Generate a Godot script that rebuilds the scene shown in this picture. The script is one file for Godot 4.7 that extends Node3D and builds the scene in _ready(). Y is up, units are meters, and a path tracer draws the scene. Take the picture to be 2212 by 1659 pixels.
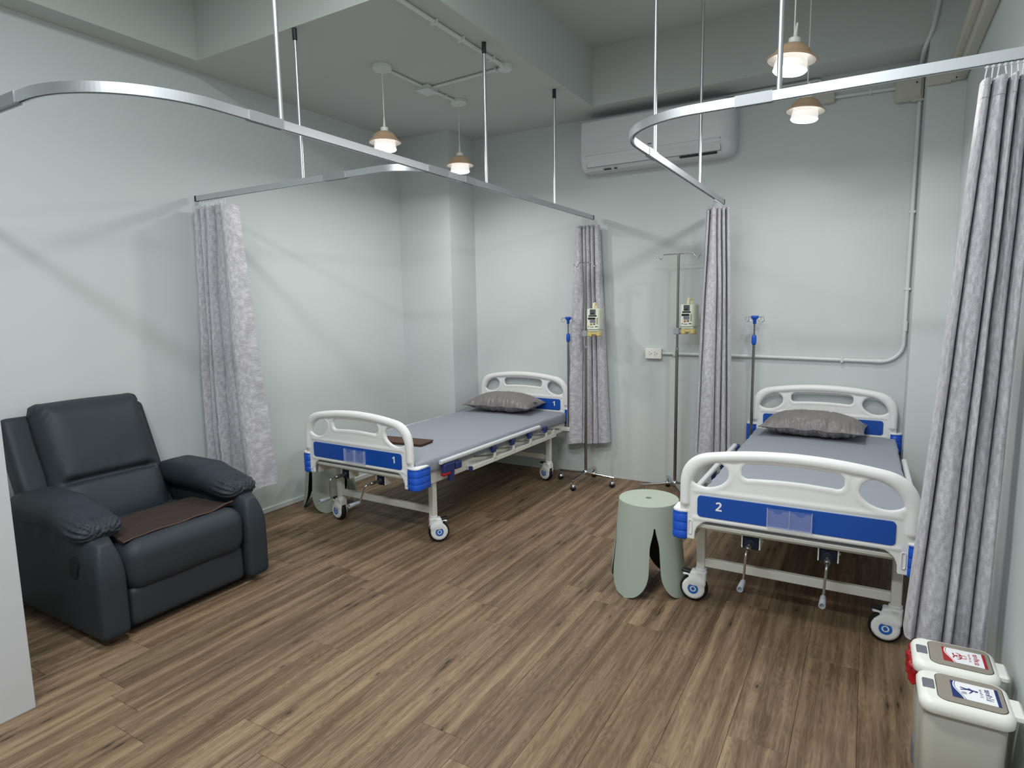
extends Node3D
# Two-bed infusion bay. World: x right along the back wall, z towards the camera, y up, metres.

var M := {}
var used := {}
var rng := RandomNumberGenerator.new()

const TRACK_Y := 2.288
const SOFFIT_Y := 3.125
const CEIL_Y := 3.56
const ROOM_X := 4.39
const ROOM_Z := 8.2

func _ready() -> void:
	rng.seed = 7
	# ---- camera
	var cam := Camera3D.new()
	cam.name = "camera"
	add_child(cam)
	cam.position = Vector3(3.9461, 1.55, 5.09982)
	cam.basis = Basis.from_euler(Vector3(-0.126623, 0.526791, -0.01678), EULER_ORDER_YXZ)
	cam.fov = rad_to_deg(2.0 * atan(829.5 / 1323.63))
	cam.near = 0.05
	cam.far = 40.0
	cam.current = true
	# ---- environment and exposure
	var we := WorldEnvironment.new()
	we.name = "world_environment"
	var env := Environment.new()
	env.background_mode = Environment.BG_COLOR
	env.background_color = Color(0.02, 0.02, 0.022)
	env.tonemap_mode = Environment.TONE_MAPPER_LINEAR
	env.tonemap_exposure = 1.08
	env.sdfgi_enabled = true
	env.ssao_enabled = true
	env.ssil_enabled = true
	we.environment = env
	add_child(we)
	# ---- materials, structure, objects
	make_materials()
	build_shell()
	build_front_lights()
	build_pendants()
	build_tracks()
	build_beds()
	build_recliner()
	build_curtains()
	build_stools()
	build_iv_stands()
	build_aircon()
	build_conduits()
	build_bins()
	build_cabinet()
	build_cloths()

# ------------------------------------------------------------------ node helpers
func numbered(n: String) -> String:
	if not used.has(n):
		used[n] = 0
		return n
	used[n] += 1
	return "%s_%03d" % [n, used[n]]

func tag(o: Node3D, label: String, category: String, group := "", kind := "") -> Node3D:
	if label: o.set_meta("label", label)
	if category: o.set_meta("category", category)
	if group: o.set_meta("group", group)
	if kind: o.set_meta("kind", kind)
	return o

func thing(called: String, label: String, category: String, at := Vector3.ZERO, yaw := 0.0, group := "") -> Node3D:
	var o := Node3D.new()
	o.name = numbered(called)
	add_child(o)
	o.position = at
	o.rotation.y = yaw
	tag(o, label, category, group)
	return o

func obj(called: String, mesh: Mesh, mat: Material, parent: Node = null, xf := Transform3D.IDENTITY) -> MeshInstance3D:
	var o := MeshInstance3D.new()
	o.name = numbered(called) if parent == null else called
	o.mesh = mesh
	o.material_override = mat
	o.transform = xf
	if parent == null: add_child(o)
	else: parent.add_child(o, true)
	return o

func struct(called: String, mesh: Mesh, mat: Material, xf := Transform3D.IDENTITY, label := "") -> MeshInstance3D:
	var o := obj(called, mesh, mat, null, xf)
	o.set_meta("kind", "structure")
	if label: o.set_meta("label", label)
	return o

func dup(src: Node3D, at: Vector3, yaw: float, label: String) -> Node3D:
	var c: Node3D = src.duplicate()
	c.name = numbered(String(src.name))
	add_child(c)
	c.position = at
	c.rotation.y = yaw
	c.set_meta("label", label)
	return c

func T(p: Vector3, e := Vector3.ZERO) -> Transform3D:
	return Transform3D(Basis.from_euler(e * PI / 180.0, EULER_ORDER_YXZ), p)

# ------------------------------------------------------------------ mesh helpers
func begin(smooth := true) -> SurfaceTool:
	var st := SurfaceTool.new()
	st.begin(Mesh.PRIMITIVE_TRIANGLES)
	st.set_smooth_group(0 if smooth else -1)
	return st

func done(st: SurfaceTool) -> ArrayMesh:
	st.index()
	st.generate_normals()
	return st.commit()

func tri(st: SurfaceTool, a: Vector3, b: Vector3, c: Vector3) -> void:
	st.add_vertex(a); st.add_vertex(c); st.add_vertex(b)

func quad(st: SurfaceTool, a: Vector3, b: Vector3, c: Vector3, d: Vector3) -> void:
	tri(st, a, b, c); tri(st, a, c, d)

func quad_out(st: SurfaceTool, a: Vector3, b: Vector3, c: Vector3, d: Vector3, out: Vector3) -> void:
	if (b - a).cross(c - a).dot(out) < 0.0: quad(st, d, c, b, a)
	else: quad(st, a, b, c, d)

func tri_out(st: SurfaceTool, a: Vector3, b: Vector3, c: Vector3, out: Vector3) -> void:
	if (b - a).cross(c - a).dot(out) < 0.0: tri(st, a, c, b)
	else: tri(st, a, b, c)

func join(items: Array) -> ArrayMesh:
	var st := SurfaceTool.new()
	st.begin(Mesh.PRIMITIVE_TRIANGLES)
	for it in items:
		if it is Array: st.append_from(it[0], 0, it[1])
		else: st.append_from(it, 0, Transform3D.IDENTITY)
	return st.commit()

func cpt(h: Vector3, b: float, s: Vector3, ax: int) -> Vector3:
	var p := Vector3((h.x - b) * s.x, (h.y - b) * s.y, (h.z - b) * s.z)
	p[ax] = h[ax] * s[ax]
	return p

func box(size: Vector3, bevel := 0.0) -> ArrayMesh:
	var st := begin(false)
	var h := size * 0.5
	var b := minf(bevel, minf(h.x, minf(h.y, h.z)) * 0.95)
	for ax in 3:
		var u := (ax + 1) % 3
		var v := (ax + 2) % 3
		for sg in [-1.0, 1.0]:
			var q := []
			for k in [[-1.0, -1.0], [1.0, -1.0], [1.0, 1.0], [-1.0, 1.0]]:
				var s := Vector3.ZERO
				s[ax] = sg; s[u] = k[0]; s[v] = k[1]
				q.append(cpt(h, b, s, ax))
			var o := Vector3.ZERO
			o[ax] = sg
			quad_out(st, q[0], q[1], q[2], q[3], o)
	if b > 0.0:
		for ax in 3:
			var u := (ax + 1) % 3
			var v := (ax + 2) % 3
			for su in [-1.0, 1.0]:
				for sv in [-1.0, 1.0]:
					var s0 := Vector3.ZERO
					s0[u] = su; s0[v] = sv; s0[ax] = -1.0
					var s1 := s0
					s1[ax] = 1.0
					var o := s0
					o[ax] = 0.0
					quad_out(st, cpt(h, b, s0, u), cpt(h, b, s1, u), cpt(h, b, s1, v), cpt(h, b, s0, v), o)
		for sx in [-1.0, 1.0]:
			for sy in [-1.0, 1.0]:
				for sz in [-1.0, 1.0]:
					var s := Vector3(sx, sy, sz)
					tri_out(st, cpt(h, b, s, 0), cpt(h, b, s, 1), cpt(h, b, s, 2), s)
	return done(st)

func bx(lo: Vector3, hi: Vector3, bevel := 0.0) -> Array:
	return [box(hi - lo, bevel), T((lo + hi) * 0.5)]

func bxm(lo: Vector3, hi: Vector3, bevel := 0.0) -> ArrayMesh:
	return join([bx(lo, hi, bevel)])

# box from a to b, w across and h in the up direction
func bar(a: Vector3, b: Vector3, w: float, h: float, bevel := 0.002, up := Vector3.UP) -> Array:
	var d := (b - a)
	var z := d.normalized()
	if absf(z.dot(up)) > 0.98: up = Vector3.RIGHT
	var x := up.cross(z).normalized()
	var y := z.cross(x)
	return [box(Vector3(w, h, d.length()), bevel), Transform3D(Basis(x, y, z), (a + b) * 0.5)]

func lathe(prof: Array, seg := 24, smooth := true) -> ArrayMesh:
	var st := begin(smooth)
	for i in prof.size() - 1:
		var p: Vector2 = prof[i]
		var q: Vector2 = prof[i + 1]
		for k in seg:
			var a := TAU * k / seg
			var b := TAU * (k + 1) / seg
			var A := Vector3(p.x * cos(a), p.y, p.x * sin(a))
			var B := Vector3(p.x * cos(b), p.y, p.x * sin(b))
			var C := Vector3(q.x * cos(b), q.y, q.x * sin(b))
			var D := Vector3(q.x * cos(a), q.y, q.x * sin(a))
			if p.x < 1e-6: tri(st, A, D, C)
			elif q.x < 1e-6: tri(st, A, D, B)
			else: quad(st, A, D, C, B)
	return done(st)

# lathe whose profile corners stay sharp: every band between two points is smoothed on its own
func turned(prof: Array, seg := 24) -> ArrayMesh:
	var items := []
	for i in prof.size() - 1:
		if (prof[i] - prof[i + 1]).length() > 1e-6: items.append(lathe([prof[i], prof[i + 1]], seg))
	return join(items)

func cyl(r: float, y0: float, y1: float, seg := 20, ch := 0.0) -> ArrayMesh:
	if ch > 0.0:
		return turned([Vector2(0, y0), Vector2(r - ch, y0), Vector2(r, y0 + ch), Vector2(r, y1 - ch), Vector2(r - ch, y1), Vector2(0, y1)], seg)
	return turned([Vector2(0, y0), Vector2(r, y0), Vector2(r, y1), Vector2(0, y1)], seg)

# cylinder between two points
func rod(a: Vector3, b: Vector3, r: float, seg := 12) -> ArrayMesh:
	return tube([a, b], r, seg)

func tube(pts: Array, r, seg := 10, caps := true, closed := false) -> ArrayMesh:
	var st := begin(true)
	var n := pts.size()
	var rings := []
	var t0: Vector3 = (pts[1] - pts[0]).normalized()
	var nn := t0.cross(Vector3.UP if absf(t0.y) < 0.9 else Vector3.RIGHT).normalized()
	for i in n:
		var t: Vector3
		if closed: t = (pts[(i + 1) % n] - pts[(i + n - 1) % n]).normalized()
		elif i == 0: t = t0
		elif i == n - 1: t = (pts[i] - pts[i - 1]).normalized()
		else: t = ((pts[i + 1] - pts[i]).normalized() + (pts[i] - pts[i - 1]).normalized()).normalized()
		nn = (nn - t * nn.dot(t)).normalized()
		var bb := t.cross(nn)
		var rr: float = r[i] if r is Array else r
		var ring := []
		for k in seg:
			var a := TAU * k / seg
			ring.append(pts[i] + (nn * cos(a) + bb * sin(a)) * rr)
		rings.append(ring)
	var last := n if closed else n - 1
	for i in last:
		var A: Array = rings[i]
		var B: Array = rings[(i + 1) % n]
		for k in seg:
			var l := (k + 1) % seg
			quad(st, A[k], A[l], B[l], B[k])
	var m := done(st)
	if caps and not closed:
		var sc := begin(false)
		for k in seg:
			var l := (k + 1) % seg
			tri_out(sc, pts[0], rings[0][k], rings[0][l], pts[0] - pts[1])
			tri_out(sc, pts[n - 1], rings[n - 1][k], rings[n - 1][l], pts[n - 1] - pts[n - 2])
		return join([m, done(sc)])
	return m

# polyline with its corners rounded
func rounded(pts: Array, r: float, seg := 8) -> Array:
	var out := [pts[0]]
	for i in range(1, pts.size() - 1):
		var p: Vector3 = pts[i]
		var a: Vector3 = (pts[i - 1] - p)
		var b: Vector3 = (pts[i + 1] - p)
		var ang := a.angle_to(b)
		var d := minf(r / tan(ang * 0.5), minf(a.length(), b.length()) * 0.49)
		var rr := d * tan(ang * 0.5)
		var A := p + a.normalized() * d
		var B := p + b.normalized() * d
		var c := p + (a.normalized() + b.normalized()).normalized() * (rr / sin(ang * 0.5))
		for k in seg + 1:
			out.append(c + (A - c).slerp(B - c, float(k) / seg))
	out.append(pts[pts.size() - 1])
	return out

# rectangular or other profile (x across, y up) carried along a level path
func sweep(pts: Array, prof: Array) -> ArrayMesh:
	var st := begin(false)
	var n := pts.size()
	var rings := []
	for i in n:
		var t: Vector3
		if i == 0: t = (pts[1] - pts[0]).normalized()
		elif i == n - 1: t = (pts[i] - pts[i - 1]).normalized()
		else: t = ((pts[i + 1] - pts[i]).normalized() + (pts[i] - pts[i - 1]).normalized()).normalized()
		var s := Vector3.UP.cross(t).normalized()
		var ring := []
		for p in prof: ring.append(pts[i] + s * p.x + Vector3.UP * p.y)
		rings.append(ring)
	var m := prof.size()
	for i in n - 1:
		for k in m:
			var l := (k + 1) % m
			quad(st, rings[i][k], rings[i][l], rings[i + 1][l], rings[i + 1][k])
	var tr := Geometry2D.triangulate_polygon(PackedVector2Array(prof))
	for e in [0, n - 1]:
		var dirv: Vector3 = (pts[0] - pts[1]) if e == 0 else (pts[n - 1] - pts[n - 2])
		for k in range(0, tr.size(), 3): tri_out(st, rings[e][tr[k]], rings[e][tr[k + 1]], rings[e][tr[k + 2]], dirv)
	return done(st)

# polygon in xy drawn out from z0 to z1, edges chamfered by b
func prism(poly_in: Array, z0: float, z1: float, b := 0.0, smooth := false) -> ArrayMesh:
	var poly := PackedVector2Array(poly_in)
	if Geometry2D.is_polygon_clockwise(poly): poly.reverse()
	var n := poly.size()
	var ins := PackedVector2Array()
	for i in n:
		var e0 := (poly[i] - poly[(i + n - 1) % n]).normalized()
		var e1 := (poly[(i + 1) % n] - poly[i]).normalized()
		var n0 := Vector2(-e0.y, e0.x)
		var n1 := Vector2(-e1.y, e1.x)
		var mm := (n0 + n1)
		var l := maxf(0.5, mm.length_squared() * 0.5)
		ins.append(poly[i] + mm / l * b)
	var rows := []
	if b > 0.0: rows = [[ins, z0], [poly, z0 + b], [poly, z1 - b], [ins, z1]]
	else: rows = [[poly, z0], [poly, z1]]
	var items := []
	for r in rows.size() - 1:
		var st := begin(smooth)
		for i in n:
			var j := (i + 1) % n
			var P: PackedVector2Array = rows[r][0]
			var Q: PackedVector2Array = rows[r + 1][0]
			quad(st, v3(P[i], rows[r][1]), v3(P[j], rows[r][1]), v3(Q[j], rows[r + 1][1]), v3(Q[i], rows[r + 1][1]))
		items.append(done(st))
	var cap: PackedVector2Array = rows[0][0]
	var tr := Geometry2D.triangulate_polygon(cap)
	var sc := begin(false)
	for k in range(0, tr.size(), 3):
		tri_out(sc, v3(cap[tr[k]], z0), v3(cap[tr[k + 1]], z0), v3(cap[tr[k + 2]], z0), Vector3(0, 0, -1))
		tri_out(sc, v3(cap[tr[k]], z1), v3(cap[tr[k + 1]], z1), v3(cap[tr[k + 2]], z1), Vector3(0, 0, 1))
	items.append(done(sc))
	return join(items)

func v3(p: Vector2, z: float) -> Vector3:
	return Vector3(p.x, p.y, z)

# stack of scaled outlines in xz: levels are [y, grow]
func loft(poly_in: Array, levels: Array) -> ArrayMesh:
	var poly := PackedVector2Array(poly_in)
	if Geometry2D.is_polygon_clockwise(poly): poly.reverse()
	var n := poly.size()
	var st := begin(true)
	var rings := []
	for lv in levels:
		var ring := []
		for i in n:
			var e0 := (poly[i] - poly[(i + n - 1) % n]).normalized()
			var e1 := (poly[(i + 1) % n] - poly[i]).normalized()
			var mm := Vector2(e0.y, -e0.x) + Vector2(e1.y, -e1.x)
			var l := maxf(0.5, mm.length_squared() * 0.5)
			var q: Vector2 = poly[i] + mm / l * lv[1]
			ring.append(Vector3(q.x, lv[0], q.y))
		rings.append(ring)
	for r in rings.size() - 1:
		for i in n:
			var j := (i + 1) % n
			quad(st, rings[r][i], rings[r + 1][i], rings[r + 1][j], rings[r][j])
	var m := done(st)
	var sc := begin(false)
	var tr := Geometry2D.triangulate_polygon(poly)
	var top: Array = rings[rings.size() - 1]
	for k in range(0, tr.size(), 3):
		tri_out(sc, rings[0][tr[k]], rings[0][tr[k + 1]], rings[0][tr[k + 2]], Vector3.DOWN)
		tri_out(sc, top[tr[k]], top[tr[k + 1]], top[tr[k + 2]], Vector3.UP)
	return join([m, done(sc)])

func rrect(w: float, h: float, r: float, seg := 6, c := Vector2.ZERO) -> Array:
	var out := []
	for q in [[1, 1, 0.0], [-1, 1, 90.0], [-1, -1, 180.0], [1, -1, 270.0]]:
		for k in seg + 1:
			var a := deg_to_rad(q[2] + 90.0 * k / seg)
			out.append(c + Vector2(q[0] * (w * 0.5 - r) + cos(a) * r, q[1] * (h * 0.5 - r) + sin(a) * r))
	return out

func circle(r: float, seg := 24, c := Vector2.ZERO) -> Array:
	var out := []
	for k in seg: out.append(c + Vector2(cos(TAU * k / seg), sin(TAU * k / seg)) * r)
	return out

# flat ring lying in xy, facing +z, thickness t
func ring(r0: float, r1: float, z0: float, z1: float, seg := 24) -> ArrayMesh:
	return join([[turned([Vector2(r0, z0), Vector2(r1, z0), Vector2(r1, z1), Vector2(r0, z1), Vector2(r0, z0)], seg), T(Vector3.ZERO, Vector3(90, 0, 0))]])

# a cushion-like box: rounded by r, subdivided, moved along its normal by disp(p, n)
func soft_box(size: Vector3, r: float, nx: int, ny: int, nz: int, disp = null) -> ArrayMesh:
	var st := begin(true)
	var h := size * 0.5
	var inner := h - Vector3(r, r, r)
	var cnt := [nx, ny, nz]
	for ax in 3:
		var u := (ax + 1) % 3
		var v := (ax + 2) % 3
		for sg in [-1.0, 1.0]:
			var g := []
			for i in int(cnt[u]) + 1:
				var row := []
				for j in int(cnt[v]) + 1:
					var p := Vector3.ZERO
					p[ax] = h[ax] * sg
					p[u] = h[u] * edge_map(2.0 * i / cnt[u] - 1.0, r / h[u])
					p[v] = h[v] * edge_map(2.0 * j / cnt[v] - 1.0, r / h[v])
					var q := p.clamp(-inner, inner)
					var nrm := (p - q).normalized()
					p = q + nrm * r
					if disp != null: p = disp.call(p, nrm)
					row.append(p)
				g.append(row)
			for i in int(cnt[u]):
				for j in int(cnt[v]):
					if sg > 0: quad(st, g[i][j], g[i + 1][j], g[i + 1][j + 1], g[i][j + 1])
					else: quad(st, g[i][j], g[i][j + 1], g[i + 1][j + 1], g[i + 1][j])
	return done(st)

func edge_map(t: float, f: float) -> float:
	# more subdivisions near the rounded edges
	var a := absf(t)
	var k := 1.0 - minf(f, 0.5)
	var s := 0.62
	var m := a / s * k if a < s else k + (a - s) / (1.0 - s) * (1.0 - k)
	return m * signf(t)

# open or closed sheet: f(u, v) -> Vector3, seen from both sides
func sheet(nu: int, nv: int, f: Callable, with_uv := true) -> ArrayMesh:
	var st := begin(true)
	var g := []
	for i in nu + 1:
		var row := []
		for j in nv + 1: row.append(f.call(float(i) / nu, float(j) / nv))
		g.append(row)
	for i in nu:
		for j in nv:
			for k in [[0, 0], [1, 1], [1, 0], [0, 0], [0, 1], [1, 1]]:
				if with_uv: st.set_uv(Vector2(float(i + k[0]) / nu, float(j + k[1]) / nv))
				st.add_vertex(g[i + k[0]][j + k[1]])
	return done(st)

func smin(a: float, b: float, k: float) -> float:
	var h := maxf(k - absf(a - b), 0.0) / k
	return minf(a, b) - h * h * k * 0.25

func smax(a: float, b: float, k: float) -> float:
	var h := maxf(k - absf(a - b), 0.0) / k
	return maxf(a, b) + h * h * k * 0.25

func sdbox(p: Vector3, h: Vector3, r: float) -> float:
	var q := p.abs() - h + Vector3(r, r, r)
	return Vector3(maxf(q.x, 0), maxf(q.y, 0), maxf(q.z, 0)).length() + minf(maxf(q.x, maxf(q.y, q.z)), 0.0) - r

# surface nets over a signed distance
func nets(lo: Vector3, hi: Vector3, h: float, f: Callable) -> ArrayMesh:
	var nx := int(ceil((hi.x - lo.x) / h)) + 1
	var ny := int(ceil((hi.y - lo.y) / h)) + 1
	var nz := int(ceil((hi.z - lo.z) / h)) + 1
	var val := PackedFloat32Array()
	val.resize(nx * ny * nz)
	var B := 6
	var reach := B * h * 0.9 + h
	for bz in range(0, nz, B):
		for by in range(0, ny, B):
			for bxx in range(0, nx, B):
				var c := lo + Vector3(bxx + B * 0.5, by + B * 0.5, bz + B * 0.5) * h
				var d: float = f.call(c)
				var ex := mini(bxx + B, nx)
				var ey := mini(by + B, ny)
				var ez := mini(bz + B, nz)
				var far := absf(d) > reach * 1.15
				for z in range(bz, ez):
					for y in range(by, ey):
						var o := (z * ny + y) * nx
						for x in range(bxx, ex):
							val[o + x] = d if far else f.call(lo + Vector3(x, y, z) * h)
	var idx := PackedInt32Array()
	idx.resize(nx * ny * nz)
	idx.fill(-1)
	var verts := PackedVector3Array()
	var offs := [0, 1, nx, nx + 1, nx * ny, nx * ny + 1, nx * ny + nx, nx * ny + nx + 1]
	var cor := [Vector3(0, 0, 0), Vector3(1, 0, 0), Vector3(0, 1, 0), Vector3(1, 1, 0), Vector3(0, 0, 1), Vector3(1, 0, 1), Vector3(0, 1, 1), Vector3(1, 1, 1)]
	var edges := [[0, 1], [2, 3], [4, 5], [6, 7], [0, 2], [1, 3], [4, 6], [5, 7], [0, 4], [1, 5], [2, 6], [3, 7]]
	for z in nz - 1:
		for y in ny - 1:
			for x in nx - 1:
				var o := (z * ny + y) * nx + x
				var neg := 0
				for k in 8:
					if val[o + offs[k]] < 0.0: neg += 1
				if neg == 0 or neg == 8: continue
				var s := Vector3.ZERO
				var cn := 0
				for e in edges:
					var a := val[o + offs[e[0]]]
					var b := val[o + offs[e[1]]]
					if (a < 0.0) != (b < 0.0):
						s += cor[e[0]].lerp(cor[e[1]], a / (a - b))
						cn += 1
				idx[o] = verts.size()
				verts.append(lo + (Vector3(x, y, z) + s / cn) * h)
	var st := begin(true)
	for v in verts: st.add_vertex(v)
	for z in range(1, nz - 1):
		for y in range(1, ny - 1):
			for x in range(1, nx - 1):
				var o := (z * ny + y) * nx + x
				var a := val[o]
				for ax in 3:
					var step: int = [1, nx, nx * ny][ax]
					var b := val[o + step]
					if (a < 0.0) == (b < 0.0): continue
					var du: int = [nx, nx * ny, 1][ax]
					var dv: int = [nx * ny, 1, nx][ax]
					var q := [idx[o], idx[o - du], idx[o - du - dv], idx[o - dv]]
					if q.min() < 0: continue
					if a < 0.0: q.reverse()
					for k in [0, 1, 2, 0, 2, 3]: st.add_index(q[k])
	st.generate_normals()
	return st.commit()

# ------------------------------------------------------------------ materials
func mat(c: Color, rough := 0.6, metal := 0.0) -> StandardMaterial3D:
	var m := StandardMaterial3D.new()
	m.albedo_color = c
	m.roughness = rough
	m.metallic = metal
	return m

func noise_bytes(sd: int, freq: float, w: int, h: int, W: int, H: int, oct := 3) -> PackedByteArray:
	var n := FastNoiseLite.new()
	n.seed = sd
	n.noise_type = FastNoiseLite.TYPE_SIMPLEX_SMOOTH
	n.frequency = freq
	n.fractal_octaves = oct
	var im := n.get_image(w, h, false, false, true)
	im.resize(W, H, Image.INTERPOLATE_CUBIC)
	im.convert(Image.FORMAT_L8)
	return im.get_data()

func tex(w: int, h: int, data: PackedByteArray, mip := true) -> ImageTexture:
	var im := Image.create_from_data(w, h, false, Image.FORMAT_RGB8, data)
	return ImageTexture.create_from_image(im)

func wood_texture() -> ImageTexture:
	var W := 2048
	var H := 1024
	var a := noise_bytes(11, 0.014, 120, 1024, W, H, 2)
	var b := noise_bytes(12, 0.055, 110, 1024, W, H, 3)
	var c := noise_bytes(13, 0.16, 110, 1024, W, H, 2)
	var d := noise_bytes(14, 0.030, 160, 512, W, H, 2)
	var lut := PackedByteArray()
	for i in 256:
		var t := i / 255.0
		t = t * t * (3.0 - 2.0 * t)
		var col := Color(0.36, 0.287, 0.222).lerp(Color(0.62, 0.527, 0.430), t)
		lut.append(int(col.r * 255)); lut.append(int(col.g * 255)); lut.append(int(col.b * 255))
	var out := PackedByteArray()
	out.resize(W * H * 3)
	for i in W * H:
		# d folds the streaks into long cathedral figures
		var g := absf(fmod(d[i] * 7.0 + b[i], 256.0) - 128.0) * 2.0
		var v := int(clampf(a[i] * 0.46 + b[i] * 0.27 + c[i] * 0.13 + g * 0.14, 0, 255))
		v = clampi((v - 128) * 13 / 10 + 130, 0, 255)
		out[i * 3] = lut[v * 3]; out[i * 3 + 1] = lut[v * 3 + 1]; out[i * 3 + 2] = lut[v * 3 + 2]
	# knots
	var r := RandomNumberGenerator.new()
	r.seed = 5
	for k in 16:
		var cx := r.randi_range(60, W - 60)
		var cy := 102 + 204 * r.randi_range(0, 4) + r.randi_range(-50, 50)
		var rx := r.randf_range(10, 26)
		var ry := r.randf_range(3.5, 7)
		for y in range(maxi(0, cy - 22), mini(H, cy + 22)):
			for x in range(maxi(0, cx - 90), mini(W, cx + 90)):
				var e := Vector2((x - cx) / rx, (y - cy) / ry).length()
				var f := 1.0 - 0.55 * exp(-e * e) - 0.13 * exp(-pow((e - 2.2) * 1.6, 2.0))
				var o := (y * W + x) * 3
				for q in 3: out[o + q] = int(out[o + q] * f)
	return tex(W, H, out)

func fabric_texture() -> Array:
	var W := 768
	var H := 768
	var a := noise_bytes(21, 0.03, W, H, W, H, 4)
	var b := noise_bytes(22, 0.028, W, H, W, H, 4)
	var out := PackedByteArray()
	out.resize(W * H * 3)
	var hgt := Image.create(W, H, false, Image.FORMAT_L8)
	for y in H:
		for x in W:
			var i := y * W + x
			var f := absf(fmod(a[i] * 4.0, 256.0) - 128.0) / 128.0
			var t := clampf(f * 0.35 + b[i] / 255.0 * 0.65, 0, 1)
			var col := Color(0.635, 0.625, 0.655).lerp(Color(0.83, 0.82, 0.855), smoothstep(0.05, 0.95, t))
			out[i * 3] = int(col.r * 255); out[i * 3 + 1] = int(col.g * 255); out[i * 3 + 2] = int(col.b * 255)
			hgt.set_pixel(x, y, Color(t, t, t))
	# stitched silver feather motifs
	var r := RandomNumberGenerator.new()
	r.seed = 9
	for k in 12:
		var cx := r.randi_range(40, W - 40)
		var cy := r.randi_range(40, H - 40)
		for s in 5:
			for l in 16:
				var px := cx + s * 5 - l / 3
				var py := cy + l - s * 2
				var o := (py * W + px) * 3
				out[o] = 235; out[o + 1] = 235; out[o + 2] = 242
	return [tex(W, H, out), ImageTexture.create_from_image(hgt)]

func small_noise(sd: int, freq: float, lo: float, hi: float, cell := false) -> ImageTexture:
	var n := FastNoiseLite.new()
	n.seed = sd
	n.frequency = freq
	if cell: n.noise_type = FastNoiseLite.TYPE_CELLULAR
	n.fractal_octaves = 3
	var im := n.get_seamless_image(256, 256)
	im.convert(Image.FORMAT_L8)
	var d := im.get_data()
	for i in d.size(): d[i] = int(lerpf(lo, hi, d[i] / 255.0) * 255)
	return ImageTexture.create_from_image(Image.create_from_data(256, 256, false, Image.FORMAT_L8, d))

func tri_bump(m: StandardMaterial3D, t: Texture2D, scale: float, cm: float) -> void:
	m.heightmap_enabled = true
	m.heightmap_texture = t
	m.heightmap_scale = cm
	m.uv1_triplanar = true
	m.uv1_scale = Vector3(scale, scale, scale)

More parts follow.
